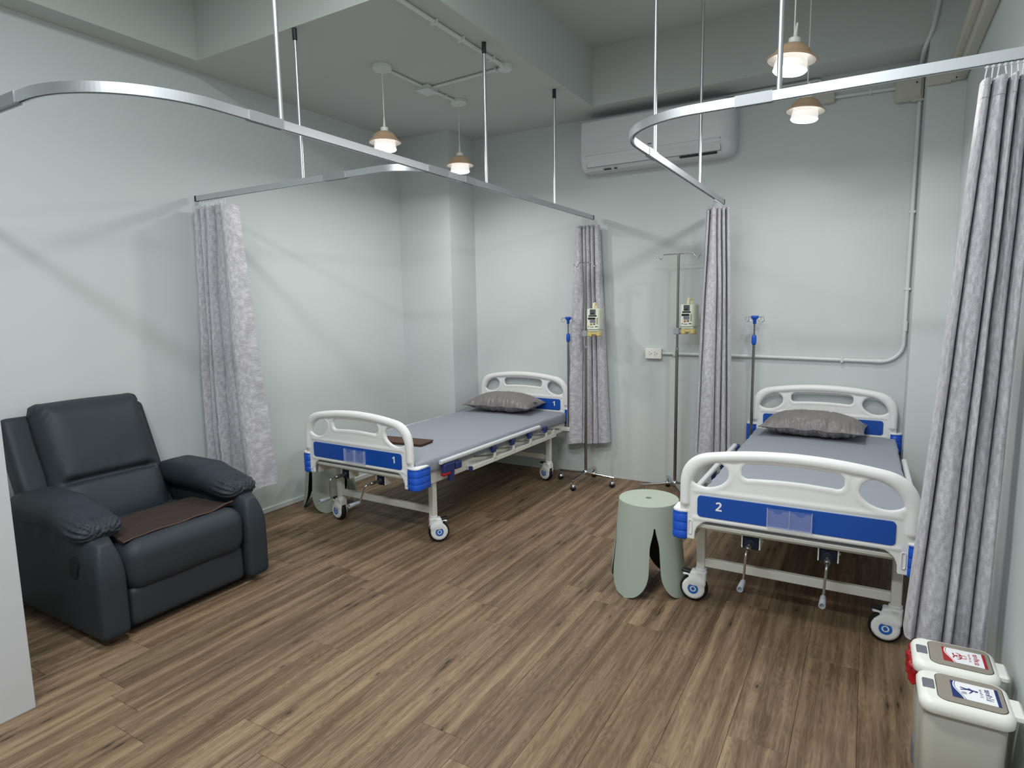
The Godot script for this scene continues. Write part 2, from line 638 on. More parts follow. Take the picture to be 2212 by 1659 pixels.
func make_materials() -> void:
	M.wall = mat(Color(0.793, 0.817, 0.818), 0.75)
	M.paint = M.wall
	M.ceiling = mat(Color(0.755, 0.775, 0.768), 0.85)
	M.wood = mat(Color(1, 1, 1), 0.52)
	M.wood.albedo_texture = wood_texture()
	M.wood.vertex_color_use_as_albedo = true
	M.wood.metallic_specular = 0.35
	M.floor_base = mat(Color(0.30, 0.25, 0.20), 0.8)
	M.alu = mat(Color(0.80, 0.81, 0.83), 0.38, 0.9)
	M.alu_sleeve = mat(Color(0.66, 0.67, 0.69), 0.5, 0.75)
	M.rail_white = mat(Color(0.86, 0.87, 0.885), 0.35, 0.15)
	M.chrome = mat(Color(0.78, 0.78, 0.79), 0.14, 1.0)
	M.steel = mat(Color(0.58, 0.575, 0.56), 0.28, 1.0)
	M.dark_steel = mat(Color(0.24, 0.245, 0.26), 0.5, 0.6)
	M.abs_white = mat(Color(0.925, 0.925, 0.925), 0.42)
	M.frame_white = mat(Color(0.85, 0.85, 0.82), 0.45)
	M.caster_white = mat(Color(0.90, 0.90, 0.905), 0.4)
	M.blue = mat(Color(0.075, 0.30, 0.66), 0.4)
	M.blue_bumper = mat(Color(0.085, 0.33, 0.77), 0.38)
	M.navy = mat(Color(0.075, 0.105, 0.20), 0.45)
	M.blue_clip = mat(Color(0.14, 0.19, 0.40), 0.45)
	M.ring_blue = mat(Color(0.13, 0.38, 0.70), 0.45)
	M.red = mat(Color(0.62, 0.06, 0.10), 0.4)
	M.white_print = mat(Color(0.93, 0.93, 0.95), 0.5)
	M.rubber = mat(Color(0.045, 0.045, 0.048), 0.6)
	M.black_plastic = mat(Color(0.06, 0.06, 0.065), 0.45)
	M.grey_grip = mat(Color(0.60, 0.62, 0.65), 0.4)
	M.clear = mat(Color(0.86, 0.88, 0.97, 0.07), 0.3)
	M.clear.transparency = BaseMaterial3D.TRANSPARENCY_ALPHA
	M.clear_edge = mat(Color(0.88, 0.90, 0.98, 0.25), 0.3)
	M.clear_edge.transparency = BaseMaterial3D.TRANSPARENCY_ALPHA
	M.sheet = mat(Color(0.555, 0.575, 0.62), 0.82)
	M.sheet.rim_enabled = true
	M.sheet.rim = 0.2
	M.satin = mat(Color(0.475, 0.452, 0.458), 0.42)
	M.satin.rim_enabled = true
	M.satin.rim = 0.3
	tri_bump(M.satin, small_noise(31, 0.02, 0, 1), 4.0, 0.25)
	M.cushion_label = mat(Color(0.82, 0.74, 0.62), 0.7)
	M.leather = mat(Color(0.178, 0.202, 0.23), 0.55)
	M.leather.metallic_specular = 0.4
	tri_bump(M.leather, small_noise(32, 0.09, 0, 1, true), 7.0, 0.05)
	M.towel = mat(Color(0.215, 0.155, 0.14), 0.95)
	M.towel_edge = mat(Color(0.33, 0.25, 0.22), 0.95)
	tri_bump(M.towel, towel_grid(), 7.0, 0.6)
	M.brown_cloth = mat(Color(0.30, 0.215, 0.175), 0.9)
	var ft := fabric_texture()
	M.curtain = mat(Color(1, 1, 1), 0.42)
	M.curtain.albedo_texture = ft[0]
	M.curtain.heightmap_enabled = true
	M.curtain.heightmap_texture = ft[1]
	M.curtain.heightmap_scale = 0.12
	M.curtain.rim_enabled = true
	M.curtain.rim = 0.35
	M.curtain.metallic_specular = 0.6
	M.curtain.cull_mode = BaseMaterial3D.CULL_DISABLED
	M.curtain.backlight_enabled = true
	M.curtain.backlight = Color(0.12, 0.12, 0.13)
	M.hook = mat(Color(0.88, 0.89, 0.91), 0.3)
	M.sage = mat(Color(0.655, 0.695, 0.645), 0.6)
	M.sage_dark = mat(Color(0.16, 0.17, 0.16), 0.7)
	M.pvc = mat(Color(0.84, 0.865, 0.86), 0.5)
	M.pvc_old = mat(Color(0.77, 0.76, 0.72), 0.6)
	M.ac_white = mat(Color(0.84, 0.85, 0.86), 0.4)
	M.gap = mat(Color(0.16, 0.165, 0.17), 0.7)
	M.ac_gap = mat(Color(0.52, 0.53, 0.54), 0.7)
	M.shade_wood = mat(Color(0.76, 0.64, 0.52), 0.55)
	tri_bump(M.shade_wood, small_noise(33, 0.03, 0, 1), 6.0, 0.05)
	M.lamp_white = mat(Color(0.9, 0.9, 0.88), 0.4)
	M.glow = mat(Color(1, 1, 1), 0.4)
	M.glow.emission_enabled = true
	M.glow.emission = Color(1.0, 0.985, 0.96)
	M.glow.emission_energy_multiplier = 6.0
	M.glow_side = mat(Color(0.95, 0.94, 0.93), 0.4)
	M.glow_side.emission_enabled = true
	M.glow_side.emission = Color(1.0, 0.96, 0.93)
	M.glow_side.emission_energy_multiplier = 0.5
	M.cream = mat(Color(0.90, 0.91, 0.86), 0.4)
	M.pump_side = mat(Color(0.80, 0.825, 0.755), 0.45)
	M.yellow = mat(Color(0.83, 0.75, 0.50), 0.5)
	M.handle_cream = mat(Color(0.93, 0.90, 0.74), 0.45)
	M.screen = mat(Color(0.33, 0.35, 0.36), 0.3)
	M.key_grey = mat(Color(0.47, 0.48, 0.54), 0.5)
	M.amber = mat(Color(0.66, 0.46, 0.20), 0.5)
	M.olive = mat(Color(0.62, 0.60, 0.45), 0.5)
	M.bin_body = mat(Color(0.66, 0.65, 0.61), 0.5)
	M.bin_lid = mat(Color(0.91, 0.91, 0.885), 0.4)
	M.taupe = mat(Color(0.56, 0.53, 0.49), 0.5)
	M.button_grey = mat(Color(0.42, 0.43, 0.46), 0.5)
	M.bag_red = mat(Color(0.62, 0.05, 0.11), 0.35)
	M.laminate = mat(Color(0.76, 0.76, 0.775), 0.45)

func towel_grid() -> ImageTexture:
	var im := Image.create(128, 128, false, Image.FORMAT_L8)
	for y in 128:
		for x in 128:
			var g := minf(absf(fmod(x, 32.0) - 16.0), absf(fmod(y, 32.0) - 16.0))
			var v := 0.35 if g < 2.0 else 0.75 + 0.2 * sin(x * 2.4) * sin(y * 2.1)
			im.set_pixel(x, y, Color(v, v, v))
	return ImageTexture.create_from_image(im)

# ------------------------------------------------------------------ room
func build_shell() -> void:
	var X := ROOM_X
	var Z := ROOM_Z
	var H := CEIL_Y
	# floor with its planks
	var fl := struct("floor", bxm(Vector3(-0.2, -0.2, -0.2), Vector3(X + 0.2, -0.005, Z + 0.2)), M.floor_base)
	var joints := {0: 2.378, 1: 2.24, 2: 3.441, 3: 2.686, 4: 2.546, 5: 3.75, 7: 4.016, 8: 3.925}
	var L := 1.30
	var pr := RandomNumberGenerator.new()
	pr.seed = 21
	for k in range(-7, 16):
		var x1 := 3.17 - 0.203 * k
		var x0 := x1 - 0.203
		x0 = maxf(x0, 0.0); x1 = minf(x1, X)
		if x1 - x0 < 0.004: continue
		var j: float = joints[k] if joints.has(k) else pr.randf_range(0.0, L)
		j = fposmod(j, L) - L
		while j < 5.6:
			var z0 := maxf(j, 0.0)
			var z1 := minf(j + L, 5.6)
			var tone := pr.randf_range(0.80, 1.06)
			var warm := pr.randf_range(-0.02, 0.02)
			if z1 - z0 > 0.004:
				obj("plank", plank(x0, x1, z0, z1, pr.randi_range(0, 4), pr.randf_range(0.0, 0.48), Color(tone * (1.0 + warm), tone, tone * (1.0 - warm))), M.wood, fl)
			j += L
	# the part of the floor behind the camera, one wide piece
	obj("plank", plank(0.0, X, 5.6, Z, 1, 0.0, Color(0.9, 0.9, 0.9)), M.wood, fl)
	struct("wall_left", bxm(Vector3(-0.2, 0, -0.2), Vector3(0, H, Z + 0.2)), M.wall)
	struct("wall_back", bxm(Vector3(0, 0, -0.2), Vector3(X, H, 0)), M.wall)
	struct("wall_right", bxm(Vector3(X, 0, -0.2), Vector3(X + 0.2, H, Z + 0.2)), M.wall)
	struct("wall_front", bxm(Vector3(0, 0, Z), Vector3(X, H, Z + 0.2)), M.wall)
	struct("ceiling", bxm(Vector3(-0.2, H, -0.2), Vector3(X + 0.2, H + 0.2, Z + 0.2)), M.ceiling)
	struct("column_left", bxm(Vector3(0, 0, 0), Vector3(0.59, SOFFIT_Y, 0.41)), M.wall, Transform3D.IDENTITY, "boxed column in the back left corner")
	struct("pilaster_right", bxm(Vector3(4.19, 0, 0), Vector3(X, H, 0.32)), M.wall, Transform3D.IDENTITY, "narrow pilaster in the back right corner")
	struct("ceiling_soffit", bxm(Vector3(0, SOFFIT_Y, 0), Vector3(1.945, H, 2.528)), M.ceiling, Transform3D.IDENTITY, "lowered ceiling over the first bed")
	struct("beam_back", bxm(Vector3(1.945, SOFFIT_Y, 0), Vector3(4.19, H, 0.30)), M.ceiling, Transform3D.IDENTITY, "beam along the back wall above the air conditioner")
	struct("beam_left", bxm(Vector3(0, SOFFIT_Y, 2.528), Vector3(0.182, H, Z)), M.ceiling, Transform3D.IDENTITY, "narrow beam along the left wall")
	# trims
	struct("baseboard_left", bxm(Vector3(0, 0.0, 0.41), Vector3(0.018, 0.042, 4.6), 0.004), M.pvc, Transform3D.IDENTITY, "white cable trunking at the foot of the left wall")
	struct("trim_1", join([bx(Vector3(4.30, 2.93, 0.32), Vector3(X, 2.985, 4.0), 0.006), bx(Vector3(4.335, 2.875, 0.32), Vector3(X, 2.928, 4.0), 0.006)]), M.pvc_old, Transform3D.IDENTITY, "beige trunking along the top of the right wall")

func plank(x0: float, x1: float, z0: float, z1: float, lane: int, off: float, col: Color) -> ArrayMesh:
	var g := 0.0005
	var c := 0.0009
	var st := SurfaceTool.new()
	st.begin(Mesh.PRIMITIVE_TRIANGLES)
	st.set_smooth_group(-1)
	st.set_color(col)
	var a := Vector3(x0 + g, 0, z0 + g)
	var b := Vector3(x1 - g, 0, z1 - g)
	var top := [Vector3(a.x + c, 0, a.z + c), Vector3(a.x + c, 0, b.z - c), Vector3(b.x - c, 0, b.z - c), Vector3(b.x - c, 0, a.z + c)]
	var mid := [Vector3(a.x, -c, a.z), Vector3(a.x, -c, b.z), Vector3(b.x, -c, b.z), Vector3(b.x, -c, a.z)]
	var low := [Vector3(a.x, -0.006, a.z), Vector3(a.x, -0.006, b.z), Vector3(b.x, -0.006, b.z), Vector3(b.x, -0.006, a.z)]
	var uv := func(p: Vector3) -> Vector2:
		return Vector2(off + (p.z - z0) / 2.6, (lane * 0.2 + 0.004 + (p.x - x0) * 0.95))
	var put := func(q: Array) -> void:
		for k in [0, 2, 1, 0, 3, 2]:
			st.set_uv(uv.call(q[k]))
			st.add_vertex(q[k])
	put.call(top)
	for i in 4:
		var j := (i + 1) % 4
		put.call([mid[i], mid[j], top[j], top[i]])
		put.call([low[i], low[j], mid[j], mid[i]])
	st.generate_normals()
	return st.commit()

# ------------------------------------------------------------------ lights
func build_front_lights() -> void:
	# two batten fittings on the high ceiling of the front part of the room, behind the camera's frame
	var spots := [[Vector3(2.45, 3.50, 3.85), "white ceiling batten light over the armchair side of the front room", 4.6], [Vector3(3.1, 3.50, 5.6), "white ceiling batten light over the bin side of the front room", 7.4]]
	for s in spots:
		var t := thing("ceiling_light", s[1], "ceiling light", s[0], 0.0, "batten lights on the high ceiling")
		obj("housing", box(Vector3(1.2, 0.05, 0.32), 0.008), M.lamp_white, t, T(Vector3(0, 0.035, 0)))
		obj("diffuser", box(Vector3(1.16, 0.02, 0.28), 0.006), M.glow, t)
		var l := AreaLight3D.new()
		l.name = "batten_lamp"
		l.area_size = Vector2(1.16, 0.28)
		l.light_energy = s[2]
		l.light_color = Color(0.97, 1.0, 1.0)
		l.area_range = 12.0
		l.shadow_enabled = true
		l.position = Vector3(0, -0.014, 0)
		l.rotation_degrees = Vector3(-90, 0, 0)
		t.add_child(l)

const PENDANT_ENERGY := 0.95

func build_pendants() -> void:
	var shade := lathe([Vector2(0.028, 0.0), Vector2(0.046, -0.006), Vector2(0.062, -0.016), Vector2(0.074, -0.030), Vector2(0.082, -0.045), Vector2(0.092, -0.056), Vector2(0.108, -0.066), Vector2(0.1095, -0.070), Vector2(0.104, -0.071), Vector2(0.088, -0.060), Vector2(0.077, -0.048), Vector2(0.069, -0.034), Vector2(0.058, -0.021), Vector2(0.043, -0.012), Vector2(0.026, -0.005)], 40)
	var list := [
		[Vector3(1.105, 2.712, 1.84), SOFFIT_Y, 0.0, "nearer wooden shade pendant lamp hanging over the first bed"],
		[Vector3(1.131, 2.712, 1.008), SOFFIT_Y, 0.0, "farther wooden shade pendant lamp over the first bed, near the column"],
		[Vector3(3.59, 2.712, 1.88), CEIL_Y, 7.0, "nearer wooden shade pendant lamp over the second bed, above the rail"],
		[Vector3(3.575, 2.712, 1.01), CEIL_Y, 6.0, "farther wooden shade pendant lamp over the second bed, beside the conduit box"]]
	for d in list:
		var t := thing("pendant_lamp", d[3], "pendant lamp", d[0], 0.0, "wooden shade pendant lamps over the beds")
		var top: float = d[1] - d[0].y
		var tilt := Transform3D(Basis(Vector3(0.3, 0, 1).normalized(), deg_to_rad(-d[2])), Vector3.ZERO)
		obj("cord", tube([Vector3(0, 0.032, 0), Vector3(0, top, 0)], 0.0032, 8), M.lamp_white, t)
		obj("ceiling_rose", turned([Vector2(0, top), Vector2(0.062, top), Vector2(0.062, top - 0.022), Vector2(0.052, top - 0.032), Vector2(0, top - 0.032)], 28), M.pvc, t)
		obj("cap", join([[lathe([Vector2(0.004, 0.09), Vector2(0.009, 0.028)], 12), Transform3D.IDENTITY], [cyl(0.026, -0.004, 0.026, 24, 0.004), Transform3D.IDENTITY]]), M.lamp_white, t, tilt)
		obj("shade", shade, M.shade_wood, t, tilt)
		obj("shade_lining", lathe([Vector2(0.1035, -0.0716), Vector2(0.0875, -0.0608), Vector2(0.0762, -0.0486), Vector2(0.0682, -0.0346), Vector2(0.0572, -0.0216), Vector2(0.042, -0.0128)], 40), M.lamp_white, t, tilt)
		obj("bulb_collar", turned([Vector2(0.055, -0.036), Vector2(0.062, -0.048), Vector2(0.070, -0.085), Vector2(0.074, -0.115)], 36), M.glow_side, t, tilt)
		obj("bulb_face", lathe([Vector2(0.0, -0.127), Vector2(0.05, -0.1255), Vector2(0.068, -0.121), Vector2(0.074, -0.115), Vector2(0.0, -0.060)], 36), M.glow, t, tilt)
		var l := AreaLight3D.new()
		l.name = "pendant_light"
		l.area_size = Vector2(0.115, 0.115)
		l.light_energy = PENDANT_ENERGY
		l.light_color = Color(1.0, 0.99, 0.97)
		l.area_range = 10.0
		l.shadow_enabled = true
		l.transform = tilt * T(Vector3(0, -0.131, 0), Vector3(-90, 0, 0))
		t.add_child(l)

# ------------------------------------------------------------------ curtain rails
func build_tracks() -> void:
	var prof := [Vector2(-0.011, 0.017), Vector2(-0.011, -0.017), Vector2(-0.0045, -0.017), Vector2(-0.0045, -0.007), Vector2(0.0045, -0.007), Vector2(0.0045, -0.017), Vector2(0.011, -0.017), Vector2(0.011, 0.017)]
	var sleeve := [Vector2(-0.0135, 0.0195), Vector2(-0.0135, -0.0195), Vector2(-0.0055, -0.0195), Vector2(-0.0055, -0.0165), Vector2(0.0055, -0.0165), Vector2(0.0055, -0.0195), Vector2(0.0135, -0.0195), Vector2(0.0135, 0.0195)]
	var y := TRACK_Y
	var x1 := 1.862
	var x2 := 2.97
	var a := thing("curtain_rail", "long aluminium curtain rail curving around the armchair bay and first bed", "curtain rail", Vector3(x1, y, 2.0), 0.0, "aluminium curtain rails")
	var off := -Vector3(x1, y, 2.0)
	obj("rail", sweep(moved(off, rounded([Vector3(0.02, y, 4.03), Vector3(x1, y, 4.03), Vector3(x1, y, 0.10)], 0.42, 44)), prof), M.alu, a)
	for s in [[Vector3(x1, y, 3.325), Vector3(x1, y, 3.485)], [Vector3(x1, y, 2.205), Vector3(x1, y, 2.385)], [Vector3(x1, y, 1.93), Vector3(x1, y, 2.03)], [Vector3(1.10, y, 4.03), Vector3(1.382, y, 4.03)]]:
		obj("sleeve", sweep(moved(off, s), sleeve), M.alu_sleeve, a)
	obj("end_cap", box(Vector3(0.026, 0.038, 0.02), 0.003), M.dark_steel, a, T(Vector3(x1, y, 0.10) + off))
	hang(a, Vector3(x1, y, 3.325) + off, SOFFIT_Y + (CEIL_Y - SOFFIT_Y) - y)
	hang(a, Vector3(x1, y, 1.785) + off, SOFFIT_Y - y)
	hang(a, Vector3(x1, y, 0.828) + off, SOFFIT_Y - y)

	var b := thing("curtain_rail", "short aluminium curtain rail between the armchair bay and first bed", "curtain rail", Vector3(0.9, y, 2.515), 0.0, "aluminium curtain rails")
	off = -Vector3(0.9, y, 2.515)
	obj("rail", sweep(moved(off, rounded([Vector3(0.06, y, 2.525), Vector3(x1 - 0.012, y, 2.505), Vector3(x1 - 0.012, y, 2.07)], 0.42, 44)), prof), M.alu, b)
	obj("sleeve", sweep(moved(off, [Vector3(1.235, y, 2.513), Vector3(1.40, y, 2.511)]), sleeve), M.alu_sleeve, b)
	obj("end_cap", box(Vector3(0.02, 0.038, 0.026), 0.003), M.dark_steel, b, T(Vector3(0.06, y, 2.525) + off))
	hang(b, Vector3(1.06, y, 2.514) + off, SOFFIT_Y - y)

	var d := thing("curtain_rail", "aluminium curtain rail from the right wall bending towards the back wall", "curtain rail", Vector3(x2, y, 2.0), 0.0, "aluminium curtain rails")
	off = -Vector3(x2, y, 2.0)
	obj("rail", sweep(moved(off, rounded([Vector3(4.385, y, 2.60), Vector3(x2, y, 2.60), Vector3(x2, y, 0.27)], 0.36, 40)), prof), M.alu, d)
	obj("sleeve", sweep(moved(off, [Vector3(3.605, y, 2.60), Vector3(3.475, y, 2.60)]), sleeve), M.alu_sleeve, d)
	obj("sleeve", sweep(moved(off, [Vector3(x2, y, 2.07), Vector3(x2, y, 1.93)]), sleeve), M.alu_sleeve, d)
	obj("end_cap", box(Vector3(0.026, 0.038, 0.02), 0.003), M.dark_steel, d, T(Vector3(x2, y, 0.27) + off))
	hang(d, Vector3(3.626, y, 2.60) + off, CEIL_Y - y)
	hang(d, Vector3(x2, y, 1.952) + off, CEIL_Y - y)
	hang(d, Vector3(x2, y, 1.0) + off, CEIL_Y - y)

func moved(o: Vector3, pts: Array) -> Array:
	return pts.map(func(p): return p + o)

func hang(t: Node3D, at: Vector3, h: float) -> void:
	var r := obj("hanger_rod", rod(at + Vector3(0, 0.017, 0), at + Vector3(0, h - 0.03, 0), 0.0095, 14), M.alu, t)
	obj("rod_socket", cyl(0.0135, h - 0.065, h, 16, 0.002), M.dark_steel, r, T(at))

# ------------------------------------------------------------------ beds
func board_sdf(p: Vector3) -> float:
	var x := absf(p.x)
	var y := p.y
	var z := p.z
	var dy := y + 1.115
	var dA := smax(smax(x - 0.482, sqrt(x * x + dy * dy) - 2.0, 0.13), 0.524 - y, 0.012)
	var lx := absf(x - 0.431) - 0.020
	var ly := absf(y - 0.50) - 0.075
	var leg := maxf(lx, ly)
	if lx > 0.0 and ly > 0.0: leg = sqrt(lx * lx + ly * ly)
	# quarter-round fillet where the upright meets the bottom lip
	var fl := maxf(maxf(maxf(0.335 - x, x - 0.430), maxf(0.448 - y, y - 0.540)), 0.076 - sqrt((x - 0.335) ** 2 + (y - 0.448) ** 2))
	var plate2 := minf(minf(dA, leg), fl)
	# holes
	var cy := absf(y - 0.7935 + 0.25 * x * x) - 0.0355 + 0.03
	var cx := x - 0.207 + 0.03
	var h1 := sqrt(maxf(cx, 0.0) ** 2 + maxf(cy, 0.0) ** 2) + minf(maxf(cx, cy), 0.0) - 0.03
	var ex := (x - 0.352)
	var ey := (y - 0.752) + 0.10 * ex
	var el := sqrt((ex / 0.090) ** 2 + (ey / 0.064) ** 2)
	var h2 := (el - 1.0) * 0.064
	var hh := minf(h1, h2)
	var s2 := maxf(plate2, -hh)
	var d := maxf(s2, absf(z) - 0.0095)
	if s2 > 0.0 and absf(z) > 0.0095: d = sqrt(s2 * s2 + (absf(z) - 0.0095) ** 2)
	# rounded rail round the top and sides
	var q := dA + 0.024
	var t1 := sqrt(q * q + z * z) - 0.0245 + maxf(0.0, 0.60 - y) * 0.6
	# rims of the holes and lips above and below the plaque
	var q2 := hh - 0.0115
	var t2 := sqrt(q2 * q2 + z * z) - 0.0120
	var yb := absf(y - 0.600) - 0.067
	var t3 := sqrt(yb * yb + z * z) - 0.0140 + maxf(0.0, x - 0.42) * 0.8
	var r := smin(d, t1, 0.006)
	r = smin(r, t2, 0.005)
	return smin(r, t3, 0.005)

var board_mesh: ArrayMesh

func make_board(called: String, parent: Node3D, at: Vector3, with_holder: bool) -> MeshInstance3D:
	var o := obj(called, board_mesh, M.abs_white, parent, T(at))
	obj("blue_plaque", prism(rrect(0.80, 0.103, 0.018, 6, Vector2(0, 0.5965)), 0.010, 0.0155, 0.001, false), M.blue, o)
	for s in [-1.0, 1.0]:
		# side slots moulded into the uprights
		for q in [[0.452, 0.632, 0.008, 0.030], [0.432, 0.487, 0.0075, 0.030]]:
			var pts := []
			for k in 20:
				var a := TAU * k / 20
				pts.append(Vector3(s * q[0] + cos(a) * q[2], q[1] + sin(a) * q[2] + signf(sin(a)) * q[3] * 0.9, 0.0125))
			obj("moulded_slot", tube(pts, 0.0022, 6, false, true), M.abs_white, o)
		var poly := [Vector2(0.447, 0.018), Vector2(0.490, 0.020), Vector2(0.512, 0.010), Vector2(0.523, -0.012), Vector2(0.523, -0.115), Vector2(0.500, -0.120), Vector2(0.480, -0.060), Vector2(0.447, -0.030)]
		if s < 0: poly = poly.map(func(v): return Vector2(-v.x, v.y))
		var lv := [[0.420, -0.008], [0.424, -0.001]]
		for k in 3:
			var y0 := 0.424 + 0.042 * k
			lv.append_array([[y0 + 0.004, 0.0], [y0 + 0.034, 0.0003], [y0 + 0.0365, -0.0014], [y0 + 0.0395, -0.0014], [y0 + 0.042, 0.0003]])
		lv.append([0.556, -0.003])
		obj("corner_bumper", loft(poly, lv), M.blue_bumper, o)
		var cap := poly.map(func(v): return v * Vector2(0.995, 0.9))
		obj("bumper_cap", loft(cap, [[0.5565, -0.001], [0.560, 0.0005], [0.566, -0.003]]), M.abs_white, o)
	if with_holder:
		var hd := obj("card_holder", join([
			bx(Vector3(-0.092, 0.550, 0.0165), Vector3(0.092, 0.632, 0.0175)),
			[prism(pocket(-0.089, -0.003), 0.030, 0.0312), Transform3D.IDENTITY],
			[prism(pocket(0.003, 0.089), 0.030, 0.0312), Transform3D.IDENTITY]]), M.clear, o)
		obj("holder_edge", join([bx(Vector3(-0.092, 0.549, 0.016), Vector3(-0.088, 0.634, 0.0315)), bx(Vector3(-0.002, 0.549, 0.016), Vector3(0.002, 0.632, 0.0315)), bx(Vector3(0.088, 0.549, 0.016), Vector3(0.092, 0.634, 0.0315)), bx(Vector3(-0.092, 0.547, 0.016), Vector3(0.092, 0.5505, 0.0315))]), M.clear_edge, hd)
	return o

func pocket(a: float, b: float) -> Array:
	var m := (a + b) * 0.5
	var out := [Vector2(a, 0.551), Vector2(b, 0.551), Vector2(b, 0.628), Vector2(m + 0.022, 0.628)]
	for k in 9:
		var t := PI * k / 8.0
		out.append(Vector2(m + cos(t) * 0.019, 0.626 - sin(t) * 0.013))
	out.append(Vector2(m - 0.022, 0.628))
	out.append(Vector2(a, 0.628))
	return out

func make_caster(bed: Node3D, at: Vector3, yaw: float) -> void:
	# trail points along local +x; wheel axle along z
	var c := obj("caster", caster_mesh, M.caster_white, bed, Transform3D(Basis(Vector3.UP, yaw).scaled(Vector3(1.12, 1.12, 1.12)), at))
	obj("wheel", wheel_mesh, M.rubber, c, T(Vector3(0.03, 0.063, 0), Vector3(90, 0, 0)))
	for s in [-1.0, 1.0]:
		obj("hub_ring", ring_mesh, M.ring_blue, c, T(Vector3(0.03, 0.066, s * 0.0285), Vector3(0, 0 if s > 0 else 180, 0)))
		obj("hub_dot", dot_mesh, M.ring_blue, c, T(Vector3(0.03, 0.066, s * 0.0285), Vector3(90 * s, 0, 0)))
		obj("pivot_dot", dot_mesh, M.ring_blue, c, T(Vector3(0.024, 0.121, s * 0.0255), Vector3(90 * s, 0, 0)))
	obj("brake_pedal", join([bar(Vector3(0.035, 0.135, 0), Vector3(0.085, 0.142, 0), 0.034, 0.012, 0.003), bar(Vector3(0.045, 0.118, 0), Vector3(0.068, 0.128, 0), 0.02, 0.012, 0.003)]), M.black_plastic, c)

var caster_mesh: ArrayMesh
var wheel_mesh: ArrayMesh
var ring_mesh: ArrayMesh
var dot_mesh: ArrayMesh

